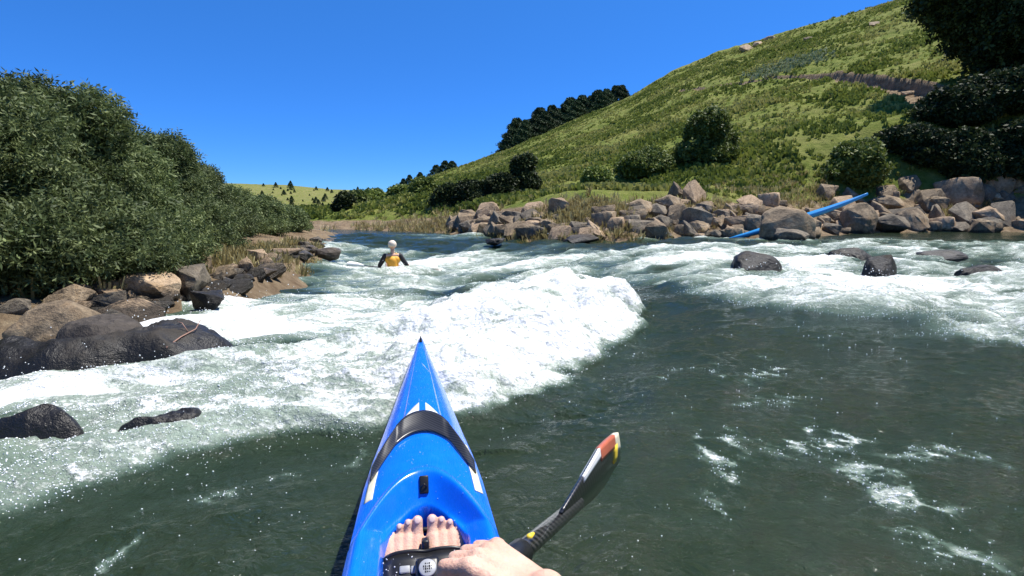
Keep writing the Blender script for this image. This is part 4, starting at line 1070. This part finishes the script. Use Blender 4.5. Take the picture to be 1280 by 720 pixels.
def kayak_mesh():
    ts = np.concatenate([np.linspace(-2.1, 1.1, 120), np.linspace(1.1, 1.75, 150)[1:], np.linspace(1.75, 3.30, 120)[1:]])
    nu = 121; us = np.linspace(-1, 1, nu); us = np.sign(us)*np.abs(us)**.92
    T_, U = np.meshgrid(ts, us, indexing='ij'); S = U*kw(T_); Z = deck(S, T_)
    V = np.stack([S.ravel(), T_.ravel(), Z.ravel()], 1); n = len(ts)
    Q = [(i*nu+j, i*nu+j+1, (i+1)*nu+j+1, (i+1)*nu+j) for i in range(n-1) for j in range(nu-1)]
    o = link('deck', np_mesh('deck', V, np.array(Q)), M_BLUE, boat)
    # hull below the gunwale
    nh = 41; ph = np.linspace(0, PI, nh)
    T2, PH = np.meshgrid(ts, ph, indexing='ij'); w = kw(T2)
    keel = np.interp(T2, [-2.1, -1.8, -1, 1.5, 2.6, 3.1, 3.3], [.15, 0, -.09, -.09, -.06, .05, .30])
    g = deck(w, T2)
    S2 = np.cos(PH)*w*(1+.03*np.sin(PH)*1); Z2 = g+(keel-g)*np.sin(PH)**.75
    V = np.stack([S2.ravel(), T2.ravel(), Z2.ravel()], 1)
    Q = [(i*nh+j, (i+1)*nh+j, (i+1)*nh+j+1, i*nh+j+1) for i in range(n-1) for j in range(nh-1)]
    link('hull', np_mesh('hull', V, np.array(Q)), M_BLUE, boat)
kayak_mesh()
def patch(name, fn, mat, nu=8, nv=24, lift=.0015, parent=boat, thick=.0015):
    """thin patch conforming to the deck; fn(a,b)->(s,t), a,b in 0..1"""
    V = []
    for j in range(nv+1):
        for i in range(nu+1):
            s_, t_ = fn(i/nu, j/nv); V.append((s_, t_, dz(s_, t_)+lift))
    W_ = nu+1
    Q = [(j*W_+i, j*W_+i+1, (j+1)*W_+i+1, (j+1)*W_+i) for j in range(nv) for i in range(nu)]
    me = np_mesh(name, np.array(V), np.array(Q)); me.materials.append(mat)
    o = link(name, me, None, parent); m = o.modifiers.new('s', 'SOLIDIFY'); m.thickness = thick; m.offset = 1
    return o
_n = 420; _t = rng.uniform(1.2, 3.2, _n); _u = rng.uniform(-.92, .92, _n); _s = _u*kw(_t)
V, Fc = blobs_mesh(np.stack([_s, _t, deck(_s, _t)+.0006], 1), rng.uniform(.0008, .0028, _n)*rng.uniform(.5, 1, _n))
_bm = NT('water_bead_deck'); _bm.set(Base_Color=(.25, .45, .85), Roughness=.04, IOR=1.33)
_o = link('water_beads', np_mesh('water_beads', V, Fc), _bm.m, boat); _o['kind'] = 'stuff'
# carbon splash guard: curved band standing off the deck
def guard():
    V = []; n = 60
    for j in range(n+1):
        s_ = -.158+.316*j/n; tc = 1.875-7.2*s_*s_ if abs(s_) < .09 else 1.875-7.2*.0081-(abs(s_)-.09)*2.6
        wd = .085-.10*abs(s_)
        for i, f_ in enumerate((0, .12, .5, .88, 1)):
            t_ = tc+(f_-.5)*wd; sw = float(kw(t_)); ssn = max(-sw, min(sw, s_))
            V.append((s_, t_, dz(ssn, t_)+.004+.040*f_**1.2*(1-(abs(s_)/.17)**4)+(.001 if f_ < 1 else 0)))
    Q = [(j*5+i, j*5+i+1, (j+1)*5+i+1, (j+1)*5+i) for j in range(n) for i in range(4)]
    me = np_mesh('splash_guard', np.array(V), np.array(Q)); me.materials.append(M_CARB)
    o = link('splash_guard', me, None, boat); m = o.modifiers.new('s', 'SOLIDIFY'); m.thickness = .005; m.offset = -1
guard()
def gt(s_): return (1.875-7.2*s_*s_ if abs(s_) < .09 else 1.875-7.2*.0081-(abs(s_)-.09)*2.6)+.045
for q in (-1, 1):
    patch('white_stripe', lambda a, b, q=q: (q*(.012+b*.108), gt(.012+b*.108)-.004+a*(.20*(1-b)**1.0+.016)), M_WHITE, 8, 24)
    patch('side_sticker', lambda a, b, q=q: (q*(kw(1.50+.32*b)*(.80+.13*a)), 1.50+.32*b), M_CREAM, 4, 20)
patch('bow_decal', lambda a, b: (.002+.042*b+.012*a*(1-b), 2.70-.20*b-.045*a*(1-b)+.04*b*b), M_WHITE, 5, 14)
for (t_, s0, nm) in ((3.18, .010, 'bow_fitting'), ):
    z_ = dz(0, t_)
    bm = bmesh.new(); box(bm, (0, t_, z_+.004), (.016, .07, .010), None, .003); tube(bm, [(0, t_-.02, z_+.006), (0, t_-.015, z_+.022), (0, t_+.005, z_+.026), (0, t_+.02, z_+.006)], .004, 8)
    bm_obj(nm, bm, M_BLACK, boat)
z_ = dz(0, 1.53)
bm = bmesh.new(); box(bm, (0, 1.53, z_+.004), (.026, .05, .012), Matrix.Rotation(.95, 3, 'X'), .004); tube(bm, [(-.008, 1.52, z_+.002), (0, 1.514, z_+.014), (.008, 1.52, z_+.002)], .0025, 8); bm_obj('deck_eyelet', bm, M_BLACK, boat)
# foot brace
fr = empty('foot_brace'); fr.parent = boat
def part(name, fn, mat, parent=fr, smooth=True):
    bm = bmesh.new(); fn(bm); return bm_obj(name, bm, mat, parent, smooth)
bpy.data.objects.remove(fr)
plate = part('foot_plate', lambda b: box(b, (0, 1.405, .130), (.214, .012, .17), Matrix.Rotation(-.55, 3, 'X'), .004), M_BLACK, boat)
part('cross_bar', lambda b: (tube(b, [(-.112, 1.455, .222), (.112, 1.455, .222)], .0085, 12)), M_BLACK, plate)
for q in (-1, 1):
    part('bar_bracket', lambda b: (box(b, (q*.108, 1.452, .224), (.020, .026, .030), None, .003), box(b, (q*.112, 1.38, .13), (.008, .03, .17), Matrix.Rotation(-.5, 3, 'X'), .002)), M_BLACK, plate)
    part('side_rail', lambda b: box(b, (q*.107, 1.15, .10), (.010, .55, .03), None, .003), M_BLACK, plate)
    part('bolt', lambda b: tube(b, [(q*.092, 1.44, .228), (q*.092, 1.432, .236)], .006, 10), simple('steel', (.6, .6, .6), .3, .5, .05, 20, 1), plate)
# strap over the insteps
def LF(s_): return max(0., 1-(abs(s_)/.118)**6)*(1-.12*math.exp(-(s_/.02)**2))
def strap(bm):
    n = 30; V = []
    for j in range(n+1):
        s_ = -.112+.224*j/n
        lift = .034*LF(s_)
        for i in range(7):
            f_ = i/6; t_ = 1.335-f_*.13; z_ = .202-f_*.085+lift*(1+.25*f_)
            V.append(bm.verts.new((s_, t_, z_)))
    for j in range(n):
        for i in range(6): bm.faces.new((V[j*7+i], V[j*7+i+1], V[(j+1)*7+i+1], V[(j+1)*7+i]))
st = part('foot_strap', strap, M_BLACK, boat); m = st.modifiers.new('s', 'SOLIDIFY'); m.thickness = .006; m.offset = 0
part('strap_edge', lambda b: tube(b, [(-.112+.224*j/30, 1.337, .204+.034*LF(-.112+.224*j/30)) for j in range(31)], .0055, 8), M_BLACK, st)
M_GREY = simple('grey_plastic', (.33, .34, .35), .4, .5, .1, 60)
Rt = Matrix.Rotation(.62, 3, 'X')
def tiller(b):
    box(b, (0, 1.352, .232), (.020, .03, .050), Matrix.Rotation(-.2, 3, 'X'), .006); box(b, (0, 1.335, .212), (.045, .02, .02), Rt, .005)
part('steering_lever', tiller, M_BLACK, st)
def disc(b, c, r, h, ax, seg=32):
    c = Vector(c); tube(b, [c, c+ax*h*.7, c+ax*h], [r, r, r*.9], seg)
axd = Vector((0, -.52, .85)).normalized()
dc = Vector((.004, 1.270, .232))
part('dial_housing', lambda b: box(b, dc-axd*.012, (.060, .060, .022), Rt, .01), M_BLACK, st)
dial = part('dial', lambda b: disc(b, dc, .0215, .005, axd), M_GREY, st)
def marks(b):
    up_ = Vector((0, .85, .52)); rt_ = Vector((1, 0, 0)); o_ = dc+axd*.0055
    rr2 = random.Random(4)
    for row, (y_, n_) in enumerate([(.010, 3), (.003, 5), (-.003, 5), (-.010, 3)]):
        for k in range(n_):
            x_ = (k-(n_-1)/2)*.0048
            box(b, o_+rt_*x_+up_*y_, (rr2.choice((.0028, .0036, .0015)), rr2.choice((.0045, .003, .0012)), .0008), Rt)
part('dial_marks', marks, M_BLACK, dial, False)
for (x_, y_, w_) in [(-.052, 1.295, .026), (-.028, 1.292, .018), (.052, 1.30, .028)]:
    part('buckle', lambda b: box(b, (x_, y_, .178+.036*LF(x_)+.004), (w_, .018, .006), Rt, .003), M_GREY, st)
part('red_pad', lambda b: box(b, (-.03, 1.205, .152), (.10, .03, .012), Rt, .004), simple('red_foam', (.55, .10, .07), .7), st)
# water beads on the strap
P = np.array([[random.uniform(-.11, .11), 0, 0] for _ in range(90)]); fz = np.array([random.random() for _ in range(90)])
P[:, 1] = 1.335-fz*.13; P[:, 2] = .202-fz*.085+.034*np.array([LF(q) for q in P[:, 0]])*(1+.25*fz)+.004
V, Fc = blobs_mesh(P, rng.uniform(.0008, .0022, len(P)))
mm = NT('water_bead'); mm.set(Base_Color=(.8, .8, .8), Roughness=.08)
bead = link('water_beads', np_mesh('water_beads', V, Fc), mm.m, st); bead['kind'] = 'stuff'

# ------------------------------------------------------------------ paddler ahead
c = at_depth(491, 330, 14.4); wzc = -.58
k2 = simple_kayak('kayak', 4.6, .25, M_WHITE, 'white kayak almost hidden in foam under the paddler ahead')
k2.location = (c.x, c.y, wzc-.04); k2.rotation_euler = (0, 0, math.radians(14))
bm = bmesh.new()
capsule(bm, (-.09, 0, .12), (.09, 0, .12), .12, .12, 3); capsule(bm, (0, 0, .2), (0, 0, .40), .125, .13, 3); capsule(bm, (-.1, 0, .46), (.1, 0, .46), .10, .10, 3); capsule(bm, (-.16, 0, .56), (.16, 0, .56), .062, .062, 3)
capsule(bm, (0, 0, .55), (0, .02, .70), .055, .05, 3); face(bm, (0, .03, .80), (0, 1, -.05), (0, 0, 1))
for q in (-1, 1):
    chain(bm, [(q*.1, .05, .14), (q*.12, .5, .30), (q*.08, .95, .10)], [.09, .06, .04], 3)
P2a = [Vector((-.48, .20, .34)), Vector((.52, .18, .12))]; a2 = (P2a[1]-P2a[0]).normalized()
el = [Vector((-.33, .02, .32)), Vector((.34, .0, .34))]; sh = [Vector((-.19, 0, .57)), Vector((.19, 0, .57))]
grips = [Vector((-.34, .24, .25)), Vector((.46, .16, .17))]; a2 = (grips[1]-grips[0]).normalized()
for k in (0, 1):
    b_, n_ = frame_for(grips[k], a2, el[k], None); w_ = hand(bm, grips[k], a2 if k == 1 else -a2, b_, n_)
    chain(bm, [sh[k], el[k], w_], [.055, .045, .028], 3)
me = remesh(bm, .008, 2); me.materials.append(M_SKIN)
P2 = link('person', me); P2.location = (c.x, c.y, wzc); P2.rotation_euler = (0, 0, math.radians(14))
tag(P2, 'paddler seen from behind in yellow vest and white helmet, further down the rapids', 'person')
bm = bmesh.new(); capsule(bm, (0, 0, .16), (0, 0, .42), .142, .15, 3); capsule(bm, (-.085, 0, .46), (.085, 0, .46), .115, .115, 3)
for q in (-1, 1): capsule(bm, (q*.10, 0, .50), (q*.095, 0, .60), .045, .04, 3)
m = remesh(bm, .012, 3); m.materials.append(simple('yellow_vest', (.95, .42, .04), .6)); link('life_vest', m, None, P2)
bm = bmesh.new()
for k in (0, 1): chain(bm, [sh[k]+Vector((0, 0, -.01)), el[k], el[k].lerp(grips[k], .6)], [.068, .056, .042], 3)
m = remesh(bm, .012, 2); m.materials.append(simple('dark_sleeves', (.018, .014, .018), .7)); link('sleeves', m, None, P2)
bm = bmesh.new(); capsule(bm, (0, .005, .855), (0, .03, .85), .112, .105, 3)
bmesh.ops.bisect_plane(bm, geom=bm.verts[:]+bm.edges[:]+bm.faces[:], plane_co=(0, 0, .80), plane_no=(0, 0, -1), clear_outer=True)
hm = bm_obj('helmet', bm, simple('helmet_shell', (.80, .66, .52), .4), P2); m = hm.modifiers.new('s', 'SOLIDIFY'); m.thickness = .008
p2 = empty('paddle', (c.x, c.y, wzc), math.radians(14)); tag(p2, 'thin paddle in the hands of the paddler ahead', 'paddle')
mid = (grips[0]+grips[1])/2; e0, e1 = mid-a2*.8, mid+a2*.8
bm = bmesh.new(); tube(bm, [e0, e1], .014, 8); bm_obj('shaft', bm, M_BLACK, p2)
for e, sgn in ((e0, -1), (e1, 1)):
    bm = bmesh.new(); q_ = [e+a2*sgn*.45*t for t in (0, .2, .5, .8, .95, 1)]
    for vv_, w_ in zip([0, .2, .5, .8, .95, 1], [.02, .06, .085, .09, .06, .01]):
        pass
    rings = []
    for t_, w_ in zip([0, .2, .5, .8, .95, 1], [.02, .06, .085, .09, .06, .01]):
        c0 = e+a2*sgn*.45*t_; rings.append([bm.verts.new(c0+Vector((0, .006, w_))), bm.verts.new(c0+Vector((0, .02, 0))), bm.verts.new(c0+Vector((0, .006, -w_))), bm.verts.new(c0+Vector((0, 0, 0)))])
    for a, b in zip(rings, rings[1:]):
        for k in range(4): bm.faces.new((a[k], a[(k+1) % 4], b[(k+1) % 4], b[k]))
    bm_obj('blade', bm, M_WHITE if sgn < 0 else M_BLACK, p2)

# ------------------------------------------------------------------ sky and sun
W = bpy.data.worlds.new('World'); SC.world = W; W.use_nodes = True; nt = W.node_tree
SUN_EL, SUN_AZ = math.radians(67), math.radians(66)      # azimuth to the right of straight ahead
sky = nt.nodes.new('ShaderNodeTexSky'); sky.sky_type = 'NISHITA'; sky.sun_disc = False
sky.sun_elevation = SUN_EL; sky.sun_rotation = SUN_AZ; sky.altitude = 4000; sky.air_density = 1.0; sky.dust_density = 0; sky.ozone_density = 10
hs = nt.nodes.new('ShaderNodeHueSaturation'); hs.inputs['Saturation'].default_value = 1.10; hs.inputs['Value'].default_value = 1.0
nt.links.new(sky.outputs[0], hs.inputs['Color']); 
tc = nt.nodes.new('ShaderNodeTexCoord'); sx = nt.nodes.new('ShaderNodeSeparateXYZ'); nt.links.new(tc.outputs['Generated'], sx.inputs[0])
cr = nt.nodes.new('ShaderNodeValToRGB'); nt.links.new(sx.outputs[2], cr.inputs[0])
cr.color_ramp.elements[0].position = .0; cr.color_ramp.elements[0].color = (.36, .50, .60, 1); cr.color_ramp.elements[1].position = .42; cr.color_ramp.elements[1].color = (.55, .86, 1.0, 1)
e_ = cr.color_ramp.elements.new(.15); e_.color = (.40, .64, .84, 1)
mm_ = nt.nodes.new('ShaderNodeMix'); mm_.data_type = 'RGBA'; mm_.blend_type = 'MULTIPLY'; mm_.inputs[0].default_value = 1
nt.links.new(hs.outputs[0], mm_.inputs[6]); nt.links.new(cr.outputs[0], mm_.inputs[7]); nt.links.new(mm_.outputs[2], nt.nodes['Background'].inputs[0])
nt.nodes['Background'].inputs[1].default_value = .14
sd = bpy.data.lights.new('sun', 'SUN'); sd.energy = 4.4; sd.angle = math.radians(.5); sd.color = (1, .96, .89)
so = bpy.data.objects.new('sun', sd); COL.objects.link(so)
dirv = Vector((math.sin(SUN_AZ)*math.cos(SUN_EL), math.cos(SUN_AZ)*math.cos(SUN_EL), math.sin(SUN_EL)))
so.rotation_euler = (-dirv).to_track_quat('-Z', 'Y').to_euler(); so.location = (0, 0, 60)
SC.view_settings.view_transform = 'Standard'; SC.view_settings.look = 'None'; SC.view_settings.exposure = .72; SC.view_settings.gamma = 1
